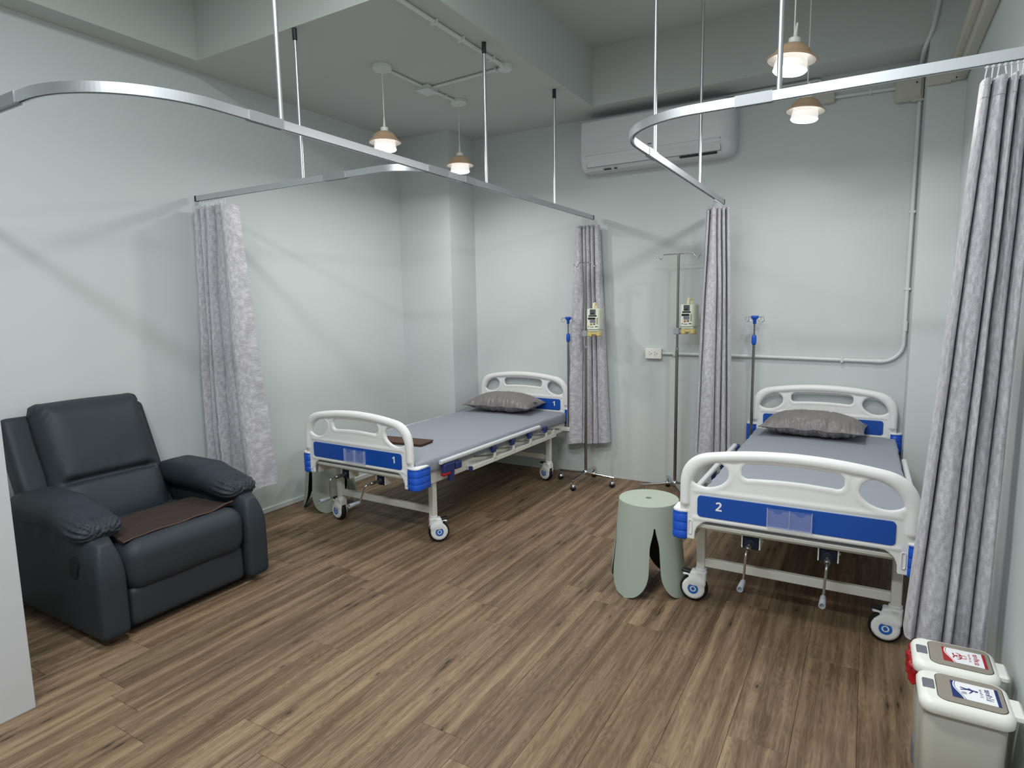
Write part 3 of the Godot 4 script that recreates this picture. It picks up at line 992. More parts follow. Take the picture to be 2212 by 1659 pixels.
func build_beds() -> void:
	board_mesh = nets(Vector3(-0.52, 0.41, -0.036), Vector3(0.52, 0.92, 0.037), 0.0056, board_sdf)
	# caster hood: outline in xy around the wheel, carried up to the stem
	caster_mesh = nets(Vector3(-0.05, 0.0, -0.045), Vector3(0.10, 0.175, 0.045), 0.0042, func(p: Vector3) -> float:
		var w := Vector2(p.x - 0.03, p.y - 0.066)
		var disc := smax(w.length() - 0.0535, absf(p.z) - 0.029, 0.016)
		var neck := sdbox(p - Vector3(0.010, 0.118, 0), Vector3(0.036, 0.030, 0.026), 0.010)
		var lipb := sdbox(p - Vector3(0.058, 0.128, 0), Vector3(0.022, 0.005, 0.022), 0.004)
		var d := smin(smin(disc, neck, 0.02), lipb, 0.008)
		var slot := maxf(absf(p.z) - 0.0185, w.length() - 0.068)
		d = maxf(d, -slot)
		var stem := maxf(Vector2(p.x, p.z).length() - 0.025, absf(p.y - 0.157) - 0.008)
		var stem2 := maxf(Vector2(p.x, p.z).length() - 0.029, absf(p.y - 0.146) - 0.0035)
		return minf(d, minf(stem, stem2)))
	wheel_mesh = turned([Vector2(0, -0.016), Vector2(0.056, -0.016), Vector2(0.0625, -0.009), Vector2(0.0625, 0.009), Vector2(0.056, 0.016), Vector2(0, 0.016)], 36)
	ring_mesh = ring(0.0140, 0.0240, 0.0, 0.002, 28)
	dot_mesh = cyl(0.0082, 0, 0.002, 16)
	var b := thing("hospital_bed", "white and blue hospital bed numbered 1 beside the column", "hospital bed", Vector3.ZERO, 0.0, "two crank hospital beds")
	var fb := make_board("footboard", b, Vector3(0, 0, -0.016), true)
	var hb := make_board("headboard", b, Vector3(0, 0.045, -2.175), false)
	# main frame
	obj("frame", join([bx(Vector3(-0.46, 0.410, -2.13), Vector3(-0.425, 0.498, -0.06), 0.004), bx(Vector3(0.425, 0.410, -2.13), Vector3(0.46, 0.498, -0.06), 0.004), bx(Vector3(-0.43, 0.462, -0.10), Vector3(0.43, 0.498, -0.06), 0.004), bx(Vector3(-0.42, 0.482, -0.062), Vector3(0.42, 0.498, -0.028), 0.002), bx(Vector3(-0.43, 0.42, -2.13), Vector3(0.43, 0.498, -2.09), 0.004), bx(Vector3(-0.43, 0.43, -1.1), Vector3(0.43, 0.47, -1.06), 0.004), bx(Vector3(-0.43, 0.43, -0.66), Vector3(0.43, 0.47, -0.62), 0.004)]), M.frame_white, b)
	obj("deck", join([bx(Vector3(-0.43, 0.478, -2.08), Vector3(0.43, 0.49, -0.12), 0.003)]), M.frame_white, b)
	for z in [-0.255, -1.875]:
		for s in [-1.0, 1.0]:
			obj("leg", bxm(Vector3(s * 0.43 - 0.021, 0.183, z - 0.021), Vector3(s * 0.43 + 0.021, 0.415, z + 0.021), 0.004), M.frame_white, b)
		obj("cross_bar", bxm(Vector3(-0.41, 0.196, z - 0.014), Vector3(0.41, 0.240, z + 0.014), 0.003), M.frame_white, b)
	# cranks under the footboard
	var i := 0
	for cx in [-0.165, 0.157]:
		var mt := obj("crank_mount", join([bx(Vector3(cx - 0.034, 0.400, -0.15), Vector3(cx + 0.034, 0.463, -0.062), 0.006), [cyl(0.022, 0, 0.02, 20, 0.003), T(Vector3(cx, 0.432, -0.066), Vector3(90, 0, 0))]]), M.navy, b)
		obj("bracket", bxm(Vector3(cx - 0.042, 0.405, -0.14), Vector3(cx - 0.036, 0.470, -0.060), 0.001), M.frame_white, mt)
		obj("bracket", join([bx(Vector3(cx + 0.036, 0.405, -0.14), Vector3(cx + 0.042, 0.470, -0.060), 0.001), [cyl(0.006, -0.002, 0.006, 10), T(Vector3(cx + 0.042, 0.432, -0.11), Vector3(0, 0, -90))]]), M.frame_white, mt)
		var cr := Node3D.new()
		cr.name = "crank"
		b.add_child(cr, true)
		cr.position = Vector3(cx, 0.432, -0.06)
		cr.rotation.z = deg_to_rad([-3.0, -26.0][i])
		obj("crank_arm", join([rod(Vector3.ZERO, Vector3(0, 0, 0.035), 0.008), [tube(rounded([Vector3(0, 0, 0.03), Vector3(0, 0, 0.135), Vector3(0, -0.13, 0.135)], 0.014, 6), 0.0055, 10), Transform3D.IDENTITY], [cyl(0.008, -0.006, 0.006, 12, 0.002), T(Vector3(0, -0.13, 0.135), Vector3(90, 0, 0))]]), M.chrome, cr)
		obj("universal_joint", join([rod(Vector3(0, 0, 0.0), Vector3(0, 0, 0.05), 0.0115), [lathe([Vector2(0.0095, 0.05), Vector2(0.013, 0.06), Vector2(0.013, 0.085), Vector2(0.007, 0.09)], 14), T(Vector3.ZERO, Vector3(90, 0, 0))]]), M.steel, cr)
		obj("grip", join([[turned([Vector2(0.005, 0.0), Vector2(0.0105, 0.002), Vector2(0.0115, 0.02), Vector2(0.0135, 0.075), Vector2(0.0135, 0.088), Vector2(0.009, 0.088), Vector2(0.009, 0.078), Vector2(0, 0.078)], 18), T(Vector3(0, -0.13, 0.14), Vector3(90, 0, 0))]]), M.grey_grip, cr)
		i += 1
	# folding side rails, lowered on both sides
	for s in [1.0, -1.0]:
		var x: float = 0.503 * s
		var sr := obj("side_rail", join([[prism(rrect(0.030, 0.030, 0.012, 5), -0.66, 0.66, 0.002, true), T(Vector3(x, 0.549, -0.915))]]), M.rail_white, b)
		obj("lower_channel", join([bx(Vector3(minf(x, 0.455 * s) - 0.006, 0.412, -1.87), Vector3(maxf(x, 0.455 * s) + 0.006, 0.444, -0.60), 0.003)]), M.frame_white, sr)
		obj("channel_cap", bxm(Vector3(x - 0.013, 0.411, -0.602), Vector3(x + 0.013, 0.445, -0.58), 0.003), M.blue_clip, sr)
		for k in 5:
			var zt := -0.62 - k * 0.265
			var zb := zt - 0.23
			if k > 0:
				obj("rail_joint", join([bx(Vector3(x - 0.014, 0.497, zt - 0.026), Vector3(x + 0.014, 0.533, zt + 0.026), 0.004), bx(Vector3(x - 0.010, 0.485, zt - 0.015), Vector3(x + 0.014, 0.50, zt + 0.03), 0.003)]), M.blue_clip, sr)
				obj("rail_foot", join([bx(Vector3(x - 0.010, 0.44, zt - 0.018), Vector3(x + 0.012, 0.492, zt + 0.010), 0.003)]), M.frame_white, sr)
			if k < 4 or true:
				obj("folding_bar", join([bar(Vector3(x, 0.505, zt - 0.02), Vector3(x, 0.466, zb - 0.02), 0.012, 0.016, 0.003, Vector3.RIGHT)]), M.steel, sr)
		obj("rail_foot", join([bx(Vector3(x - 0.010, 0.44, -1.83), Vector3(x + 0.012, 0.485, -1.80), 0.003)]), M.frame_white, sr)
		obj("rail_latch", join([bx(Vector3(x - 0.012, 0.470, -0.385), Vector3(x + 0.022, 0.532, -0.27), 0.006), bx(Vector3(x - 0.010, 0.405, -0.385), Vector3(x + 0.018, 0.475, -0.335), 0.005), bx(Vector3(x - 0.006, 0.470, -0.47), Vector3(x + 0.020, 0.522, -0.40), 0.008)]), M.blue_clip, sr)
		obj("release_lever", bxm(Vector3(x - 0.01, 0.455, -0.335), Vector3(x + 0.024, 0.475, -0.262), 0.005), M.red, sr)
	# mattress under a grey sheet, lying on the deck as part of the bed
	var n := FastNoiseLite.new()
	n.seed = 4
	n.frequency = 2.2
	var n2 := FastNoiseLite.new()
	n2.seed = 8
	n2.frequency = 7.0
	obj("mattress", soft_box(Vector3(0.93, 0.094, 2.08), 0.022, 26, 4, 60, func(p: Vector3, nm: Vector3) -> Vector3:
		var side := 1.0 - absf(nm.y)
		var w := 0.0
		if nm.y > -0.5:
			w = 0.004 * n.get_noise_2d(p.x * 2.0, p.z)
			# creases drawn across the sheet
			var c1 := n.get_noise_2d(p.x * 0.5 + 9.0, p.z * 4.0)
			w -= 0.0045 * exp(-c1 * c1 * 180.0) * smoothstep(-0.1, 0.45, absf(p.x))
			w += side * 0.007 * n2.get_noise_2d(p.z * 1.2, p.y * 2.0)
		return p + nm * w), M.sheet, b, T(Vector3(0.018, 0.537, -1.085)))
	# drip pole standing in the socket at the head end
	var pole := obj("drip_pole", join([rod(Vector3(0, 0.43, 0), Vector3(0, 1.24, 0), 0.0105, 14), rod(Vector3(0, 1.24, 0), Vector3(0, 1.40, 0), 0.0065, 12)]), M.steel, b, T(Vector3(0.515, 0, -2.10)))
	obj("pole_collar", lathe([Vector2(0, 1.225), Vector2(0.012, 1.225), Vector2(0.0175, 1.24), Vector2(0.0175, 1.285), Vector2(0.013, 1.30), Vector2(0, 1.30)], 18), M.blue_bumper, pole)
	obj("pole_head", lathe([Vector2(0, 1.385), Vector2(0.012, 1.385), Vector2(0.013, 1.415), Vector2(0.026, 1.428), Vector2(0.030, 1.436), Vector2(0.028, 1.446), Vector2(0, 1.448)], 20), M.blue_bumper, pole)
	for k in 4:
		var a := deg_to_rad(25 + 90 * k)
		var dd := Vector3(cos(a), 0, sin(a))
		obj("hook", tube(rounded([Vector3(0, 1.437, 0) + dd * 0.024, Vector3(0, 1.438, 0) + dd * 0.075, Vector3(0, 1.405, 0) + dd * 0.083, Vector3(0, 1.400, 0) + dd * 0.055, Vector3(0, 1.415, 0) + dd * 0.050], 0.012, 5), 0.0022, 7), M.chrome, pole)
	obj("pole_socket", join([bx(Vector3(0.455, 0.42, -2.125), Vector3(0.535, 0.455, -2.075), 0.004)]), M.frame_white, b)

	var second := dup(b, Vector3(3.6854, 0, 2.2348), 0.006, "white and blue hospital bed numbered 2 beside the right wall")
	b.position = Vector3(1.0749, 0, 2.2241)
	b.rotation.y = -0.0266
	(second.get_node("drip_pole") as Node3D).position.x = -0.475
	(second.get_node("pole_socket") as Node3D).position.x = -0.975
	for ch in second.get_children():
		if String(ch.name).begins_with("crank") and ch.get_child_count() == 3: (ch as Node3D).rotation.z = deg_to_rad(-3.0)
	# casters stand as they were left on each bed
	for q in [[-0.43, -0.255, 170.0], [0.43, -0.255, 48.0], [0.43, -1.875, 165.0], [-0.43, -1.875, 150.0]]:
		make_caster(b, Vector3(q[0], 0, q[1]), deg_to_rad(q[2]))
	for q in [[-0.43, -0.255, 182.0], [0.43, -0.255, 178.0], [0.43, -1.875, 120.0], [-0.43, -1.875, 60.0]]:
		make_caster(second, Vector3(q[0], 0, q[1]), deg_to_rad(q[2]))
	# the numbers on the plaques
	for q in [[b, "1", 0.338], [second, "2", -0.301]]:
		for e in ["footboard", "headboard"]:
			var tm := TextMesh.new()
			var sf := SystemFont.new()
			sf.font_names = PackedStringArray(["Droid Sans"])
			sf.font_weight = 600
			tm.font = sf
			tm.text = q[1]
			tm.font_size = 32
			tm.pixel_size = 0.00185
			tm.depth = 0.001
			obj("bed_number", tm, M.white_print, q[0].get_node(e), T(Vector3(q[2], 0.6045, 0.0162)))

	# pillows and the cloth lying on the beds
	pillow(Vector3(1.06, 0.654, 0.275), 0.04, "grey satin pillow at the head of bed 1, its label showing", 3)
	pillow(Vector3(3.635, 0.655, 0.245), -0.05, "grey satin pillow at the head of bed 2, gathered along the front", 6)

func pillow(at: Vector3, yaw: float, label: String, sd: int) -> void:
	var n := FastNoiseLite.new()
	n.seed = sd
	n.frequency = 3.4
	var t := thing("pillow", label, "pillow", at, yaw, "satin pillows at the heads of the beds")
	var hx := 0.335
	var hz := 0.20
	var shape := func(u: float, v: float, s: float) -> Vector3:
		var a := u * 2.0 - 1.0
		var b := v * 2.0 - 1.0
		var e := pow(maxf(0.0, 1.0 - pow(absf(a), 2.6)), 0.62) * pow(maxf(0.0, 1.0 - pow(absf(b), 2.4)), 0.6)
		# corners stay pointed, edges pull in between them
		var x := a * hx * (1.0 - 0.05 * (1.0 - a * a) * 0.0 - 0.045 * (1.0 - absf(b) ** 3.0) * absf(a))
		var z := b * hz * (1.0 - 0.10 * (1.0 - absf(a) ** 3.0) * absf(b))
		var y := e * (0.108 if s > 0 else 0.066) * s
		var w := n.get_noise_2d(a * 4.0, b * 1.1 + s * 5.0)
		var pl := sin(a * 31.0 + n.get_noise_2d(a * 2.0, 3.0) * 5.0) * pow(absf(b), 2.5) * (0.013 if b > 0 else 0.006)
		y += s * (0.007 * w + pl) * smoothstep(0.0, 0.3, e)
		z += 0.006 * w * absf(b)
		y += -0.018 * (absf(a) ** 3.0) * 0.0 + 0.012 * absf(b) ** 2.0 * (1.0 - absf(a)) * sin(a * 12.0) * 0.6
		return Vector3(x, y, z)
	var top := sheet(72, 48, func(u, v): return shape.call(u, v, 1.0))
	var bot := sheet(72, 48, func(u, v): return shape.call(u, v, -1.0))
	obj("cover", join([top, bot]), M.satin, t)
	var pts := []
	for k in 60:
		var f := k / 60.0 * 4.0
		var e := fposmod(f, 1.0)
		var q: Vector3
		if f < 1.0: q = shape.call(e, 1.0, 1.0)
		elif f < 2.0: q = shape.call(1.0, 1.0 - e, 1.0)
		elif f < 3.0: q = shape.call(1.0 - e, 0.0, 1.0)
		else: q = shape.call(0.0, e, 1.0)
		pts.append(q)
	obj("seam", tube(pts, 0.0035, 6, false, true), M.satin, t)
	if sd == 3:
		obj("care_label", sheet(2, 2, func(u, v): return Vector3(hx - 0.03 + u * 0.035, 0.018 + 0.02 * v, -0.02 + v * 0.05)), M.cushion_label, t)

# ------------------------------------------------------------------ armchair
func build_recliner() -> void:
	var t := thing("recliner", "dark grey leather recliner armchair against the left wall", "armchair", Vector3(0.52, 0, 3.312))
	# arms: side boxes with a rounded front shoulder
	for s in [1.0, -1.0]:
		var zc: float = 0.390 * s
		var arm := func(p: Vector3) -> float:
			var d := sdbox(p - Vector3(0.015, 0.285, zc), Vector3(0.455, 0.25, 0.068), 0.035)
			var cut := ((p.x - 0.47) + (p.y - 0.535)) * 0.7071 + 0.048
			d = smax(d, cut, 0.13)
			return d + 0.0015 * sin(p.x * 40.0) * smoothstep(0.40, 0.52, p.y)
		obj("arm", nets(Vector3(-0.46, 0.01, zc - 0.09), Vector3(0.50, 0.55, zc + 0.09), 0.0115, arm), M.leather, t)
		var zp: float = 0.375 * s
		var pad := func(p: Vector3) -> float:
			var q := p - Vector3(0.020, 0.578 - 0.045 * smoothstep(0.05, 0.40, p.x), zp)
			# gathered pleats where the pad is drawn in at the front
			var fr := smoothstep(0.19, 0.31, q.x)
			var a := atan2(q.y + 0.02, q.z)
			var d := sdbox(q, Vector3(0.360, 0.066 - 0.012 * fr, 0.112), 0.062)
			d = smin(d, sdbox(q - Vector3(-0.08, 0.012, 0), Vector3(0.20, 0.066, 0.095), 0.06), 0.05)
			return d * 0.8 + fr * (1.0 - smoothstep(0.35, 0.385, q.x)) * 0.0055 * sin(a * 24.0) * smoothstep(-0.05, 0.0, q.y)
		obj("arm_pad", nets(Vector3(-0.40, 0.46, zp - 0.14), Vector3(0.49, 0.72, zp + 0.14), 0.0085, pad), M.leather, t)
	# seat cushion with a full front roll
	var seat := func(p: Vector3) -> float:
		var q := p - Vector3(0.13, 0.335 + 0.02 * smoothstep(0.0, 0.3, p.x), 0)
		var d := sdbox(q, Vector3(0.32, 0.105, 0.312), 0.075)
		var roll := sdbox(p - Vector3(0.385, 0.325, 0), Vector3(0.078, 0.118, 0.312), 0.07)
		d = smin(d, roll, 0.06)
		return d + 0.0025 * sin(p.z * 17.0) * sin(p.x * 9.0)
	obj("seat_cushion", nets(Vector3(-0.22, 0.18, -0.34), Vector3(0.50, 0.49, 0.34), 0.0115, seat), M.leather, t)
	var foot := func(p: Vector3) -> float:
		var d := sdbox(p - Vector3(0.395, 0.142, 0), Vector3(0.045, 0.098, 0.312), 0.032)
		return d + 0.0015 * sin(p.z * 11.0 + p.y * 20.0)
	obj("footrest", nets(Vector3(0.33, 0.03, -0.34), Vector3(0.46, 0.26, 0.34), 0.0105, foot), M.leather, t)
	# backrest: leaning frame, s up the back, n out of it
	var o := Vector3(-0.07, 0.42, 0.022)
	var su := Vector3(-0.395, 0.9187, 0).normalized()
	var nn := Vector3(0.9187, 0.395, 0).normalized()
	var back := func(p: Vector3) -> float:
		var q := p - o
		var a := q.dot(su)
		var b := q.dot(nn)
		var z := absf(q.z)
		# rounded outline seen from the front, rounder across its thickness
		var qa := absf(a - 0.345) - 0.405 + 0.05
		var qz := z - 0.288 + 0.05
		var d2 := sqrt(maxf(qa, 0.0) ** 2 + maxf(qz, 0.0) ** 2) + minf(maxf(qa, qz), 0.0) - 0.05
		var bulge := 0.020 * sin(PI * clampf((a - 0.27) / 0.48, 0.0, 1.0)) + 0.014 * sin(PI * clampf(a / 0.27, 0.0, 1.0))
		var d := smax(d2, absf(b + 0.095 - bulge * 0.5) - 0.095 - bulge * 0.5, 0.15)
		# stitched-in crease
		d += 0.034 * exp(-pow((a - 0.272) / 0.017, 2.0)) * (1.0 - smoothstep(0.19, 0.262, z)) * smoothstep(-0.10, -0.02, b)
		# gathers at the upper corners and along the crease
		d += 0.0035 * sin(a * 130.0 + z * 150.0) * smoothstep(0.19, 0.27, z) * smoothstep(0.54, 0.70, a)
		d += 0.0025 * sin(q.z * 60.0 + sin(q.z * 23.0) * 2.0) * exp(-pow((a - 0.30) / 0.05, 2.0))
		d += 0.003 * sin(q.z * 14.0 + a * 6.0) * sin(a * 9.0)
		return d * 0.8
	obj("backrest", nets(Vector3(-0.56, 0.33, -0.31), Vector3(0.10, 1.20, 0.36), 0.010, back), M.leather, t)
	var shell := func(p: Vector3) -> float:
		var q := p - o
		var a := q.dot(su)
		var b := q.dot(nn)
		return sdbox(Vector3(a - 0.35, b + 0.175, q.z - 0.03), Vector3(0.350, 0.062, 0.366), 0.034)
	obj("back_shell", nets(Vector3(-0.50, 0.30, -0.42), Vector3(0.05, 1.18, 0.46), 0.0125, shell), M.leather, t)
	obj("base", join([bx(Vector3(-0.38, 0.0, -0.37), Vector3(0.36, 0.055, 0.37), 0.006), bx(Vector3(-0.40, 0.05, -0.32), Vector3(0.33, 0.24, 0.32), 0.01)]), M.rubber, t)
	obj("release_handle", prism(rrect(0.075, 0.115, 0.035, 8), 0.0, 0.006, 0.002, true), M.rubber, t, T(Vector3(0.27, 0.37, 0.457), Vector3(0, 0, -18)))

# ------------------------------------------------------------------ curtains
func build_curtains() -> void:
	var ty := TRACK_Y - 0.062
	var ry := TRACK_Y - 0.010
	curtain("grey patterned curtain bunched at the left wall end of the short rail", [Vector3(0.075, ty, 2.525), Vector3(0.385, ty, 2.515), Vector3(0.085, 0.36, 2.53), Vector3(0.455, 0.36, 2.46)], [Vector3(0.10, ry, 2.524), Vector3(0.36, ry, 2.522)], [0.13, 0.09, 0.11, 0.08, 0.38, 0.21], 0.050, 0.085, 1)
	curtain("grey patterned curtain bunched beside bed 1 behind the shorter pump stand", [Vector3(1.705, ty, 0.10), Vector3(1.915, ty, 0.085), Vector3(1.60, 0.30, 0.10), Vector3(2.015, 0.34, 0.085)], [Vector3(1.862, ry, 0.34), Vector3(1.862, ry, 0.12)], [0.40, 0.10, 0.15, 0.11, 0.24], 0.030, 0.045, 2)
	curtain("grey patterned curtain bunched between the taller pump stand and bed 2", [Vector3(2.885, ty, 0.42), Vector3(3.045, ty, 0.39), Vector3(2.835, 0.42, 0.44), Vector3(3.105, 0.42, 0.38)], [Vector3(2.97, ry, 0.56), Vector3(2.97, ry, 0.29)], [0.12, 0.40, 0.18, 0.16, 0.14], 0.04, 0.065, 5)
	curtain("large grey patterned curtain bunched at the right wall above the bins", [Vector3(4.215, ty, 2.60), Vector3(4.372, ty, 2.60), Vector3(4.112, 0.345, 2.575), Vector3(4.345, 0.345, 2.56)], [Vector3(4.22, ry, 2.6), Vector3(4.37, ry, 2.6)], [0.15, 0.33, 0.12, 0.22, 0.18], 0.040, 0.062, 4)

# corners: top left, top right, hem left, hem right; bulging folds with narrow valleys between them
func curtain(label: String, q: Array, rail: Array, widths: Array, amp0: float, amp1: float, sd: int) -> void:
	var folds := float(widths.size())
	var n := FastNoiseLite.new()
	n.seed = sd
	n.frequency = 1.0
	var t := thing("curtain", label, "curtain", q[0], 0.0, "grey patterned ward curtains")
	var side := Vector3.UP.cross(q[0] - q[1]).normalized()
	if side.z < 0: side = -side
	var pt := func(u: float, v: float) -> Vector3:
		var a: Vector3 = q[0].lerp(q[2], v)
		var b: Vector3 = q[1].lerp(q[3], v)
		# folds are even at the heading and spread to their own widths below
		var k := mini(int(u * folds), widths.size() - 1)
		var fu := u * folds - k
		var start := 0.0
		for m in k: start += widths[m]
		var even := lerpf(0.55, 0.0, smoothstep(0.0, 0.35, v))
		var uu := lerpf(start + widths[k] * fu, u, even)
		var wide_fold := lerpf(widths[k], 1.0 / folds, even)
		var ph := fu + 0.05 * n.get_noise_2d(k * 3.0, v * 1.6) * sin(PI * fu)
		var w := pow(absf(sin(PI * ph)), lerpf(0.6, 0.38, smoothstep(0.15, 0.4, wide_fold)))
		var amp := lerpf(amp0, amp1, smoothstep(0.0, 0.9, v)) * (1.0 + 0.35 * sin(k * 2.4 + sd))
		# the cloth of each fold bellies out sideways over its valleys
		var along := -sin(TAU * ph) * 0.16 * (b - a).length() * wide_fold * lerpf(0.5, 1.0, v)
		var p := a.lerp(b, uu + 0.02 * n.get_noise_2d(k * 5.0 + fu, v * 1.2) * sin(PI * u)) + side * (w - 0.55) * amp * 2.0 + (b - a).normalized() * along
		# the wide folds are not quite flat
		p += side * 0.012 * n.get_noise_2d(uu * 6.0 + sd, v * 1.5) * smoothstep(0.1, 0.5, v)
		p += side * 0.007 * n.get_noise_2d(u * 15.0, v * 5.0) * smoothstep(0.0, 0.2, v)
		p.y += 0.010 * n.get_noise_2d(u * 4.0, 4.0) * v
		p.z = maxf(p.z, 0.012)
		p.x = clampf(p.x, 0.012, ROOM_X - 0.008)
		return p - q[0]
	var nu := int(folds * 24)
	var nv := 64
	var tall: float = q[0].y - q[2].y
	var wide := 0.0
	for i in nu: wide += (pt.call(float(i + 1) / nu, 0.6) - pt.call(float(i) / nu, 0.6)).length()
	var part := func(v0: float, v1: float, rows: int, push: float) -> ArrayMesh:
		var s := begin(true)
		var g := []
		for i in nu + 1:
			var row := []
			for j in rows + 1:
				row.append(pt.call(float(i) / nu, lerpf(v0, v1, float(j) / rows)) + side * push)
			g.append(row)
		for i in nu:
			for j in rows:
				for k in [[0, 0], [1, 0], [1, 1], [0, 0], [1, 1], [0, 1]]:
					s.set_uv(Vector2(float(i + k[0]) / nu * wide, lerpf(v0, v1, float(j + k[1]) / rows) * tall) * 1.05 + Vector2(sd * 0.31, 0))
					s.add_vertex(g[i + k[0]][j + k[1]])
		return done(s)
	obj("cloth", part.call(0.0, 1.0, nv, 0.0), M.curtain, t)
	# hem turned up and stitched: a second layer a little proud of the cloth, on both faces
	obj("hem", join([part.call(0.945, 1.0, 3, 0.0022), part.call(0.945, 1.0, 3, -0.0022)]), M.curtain, t)
	obj("heading_tape", join([part.call(0.0, 0.03, 2, 0.002), part.call(0.0, 0.03, 2, -0.002)]), M.curtain, t)
	var hooks := int(folds * 2.0)
	for k in hooks:
		var u := (k + 0.5) / hooks
		var base: Vector3 = pt.call(u, 0.004)
		var up: Vector3 = rail[0].lerp(rail[1], u) - q[0]
		obj("hook", join([rod(base + Vector3(0, -0.01, 0), up - Vector3(0, 0.014, 0), 0.0022, 6), [cyl(0.006, -0.018, -0.008, 10, 0.002), T(up)], rod(up - Vector3(0, 0.01, 0), up + Vector3(0, 0.004, 0), 0.002, 6)]), M.hook, t)

# ------------------------------------------------------------------ stools
func build_stools() -> void:
	var t := stool("sage green stool with four petal legs at the foot of bed 2", Vector3(2.955, 0, 1.932), deg_to_rad(107.0))
	dup(t, Vector3(0.30, 0, 1.735), -deg_to_rad(52.0), "sage green stool with petal legs half hidden behind the foot of bed 1")

func stool(label: String, at: Vector3, turn: float) -> Node3D:
	var t := thing("stool", label, "stool", at, -turn, "sage green petal stools")
	var H := 0.50
	var rt := 0.160
	var wall := 0.007
	# top disc with finger hole
	var top := PackedVector2Array(circle(rt, 48))
	obj("seat", turned([Vector2(0.017, H - 0.010), Vector2(0.017, H), Vector2(rt - 0.003, H), Vector2(rt, H - 0.003), Vector2(rt, H - 0.010), Vector2(0.017, H - 0.010)], 56), M.sage, t)
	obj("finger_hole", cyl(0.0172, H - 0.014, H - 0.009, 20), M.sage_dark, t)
	obj("collar", shell_piece(func(u: float, v: float) -> Vector2: return Vector2((u - 0.5) * TAU, lerpf(H - 0.002, H - 0.115, v)), 64, 6, rt, H, wall, true), M.sage, t)
	for k in 4:
		# a petal: wide at the collar, rounded at the floor
		var c := TAU * k / 4.0
		var leg := func(u: float, v: float) -> Vector2:
			var y := lerpf(H - 0.112, 0.0, v)
			var f := v
			var half := 0.76 - 0.10 * smoothstep(0.0, 0.30, f) - 0.07 * f
			# rounded tip over the last stretch
			var e := clampf((f - 0.62) / 0.38, 0.0, 1.0)
			half *= sqrt(maxf(0.0, 1.0 - e * e * 0.998))
			# slit between petals is narrow at the top
			return Vector2(c + (u - 0.5) * 2.0 * half, y)
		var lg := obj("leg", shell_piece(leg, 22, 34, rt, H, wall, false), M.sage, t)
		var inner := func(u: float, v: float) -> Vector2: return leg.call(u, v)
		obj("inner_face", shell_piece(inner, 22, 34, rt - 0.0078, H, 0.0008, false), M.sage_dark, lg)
	return t

# piece of a flared wall: f gives (angle, height); the radius grows towards the floor
func shell_piece(f: Callable, nu: int, nv: int, rt: float, H: float, wall: float, closed: bool) -> ArrayMesh:
	var st := begin(true)
	var P := func(u: float, v: float, d: float) -> Vector3:
		var q: Vector2 = f.call(u, v)
		var s := 1.0 - q.y / H
		var r := rt + 0.040 * s + 0.012 * s * s - d
		return Vector3(cos(q.x) * r, q.y, sin(q.x) * r)
	for i in nu:
		for j in nv:
			var u0 := float(i) / nu
			var u1 := float(i + 1) / nu
			var v0 := float(j) / nv
			var v1 := float(j + 1) / nv
			quad(st, P.call(u0, v0, 0.0), P.call(u1, v0, 0.0), P.call(u1, v1, 0.0), P.call(u0, v1, 0.0))
			quad(st, P.call(u0, v1, wall), P.call(u1, v1, wall), P.call(u1, v0, wall), P.call(u0, v0, wall))
	var m := done(st)
	if closed: return m
	var e := begin(false)
	for j in nv:
		for u in [0.0, 1.0]:
			var v0 := float(j) / nv
			var v1 := float(j + 1) / nv
			quad(e, P.call(u, v0, 0.0), P.call(u, v1, 0.0), P.call(u, v1, wall), P.call(u, v0, wall))
	return join([m, done(e)])

# ------------------------------------------------------------------ drip stands with pumps
func build_iv_stands() -> void:
	iv_stand("shorter chrome drip stand on castors in front of the curtain beside bed 1", Vector3(1.872, 0, 0.275), 1.90, deg_to_rad(12.0), [183.0, 92.0, 4.0, 266.0], 0.085, 10.0)
	pump("beige infusion pump clamped to the drip stand beside bed 1", Vector3(1.872, 0, 0.275), Vector3(1.957, 1.306, 0.288), 0.06)
	iv_stand("taller chrome drip stand between the wall outlet and the curtain by bed 2", Vector3(2.642, 0, 0.245), 1.93, deg_to_rad(2.0), [150.0, 60.0, 330.0, 240.0], 0.172, 0.0)
	pump("beige infusion pump clamped to the drip stand by bed 2", Vector3(2.642, 0, 0.245), Vector3(2.735, 1.330, 0.262), -0.22)

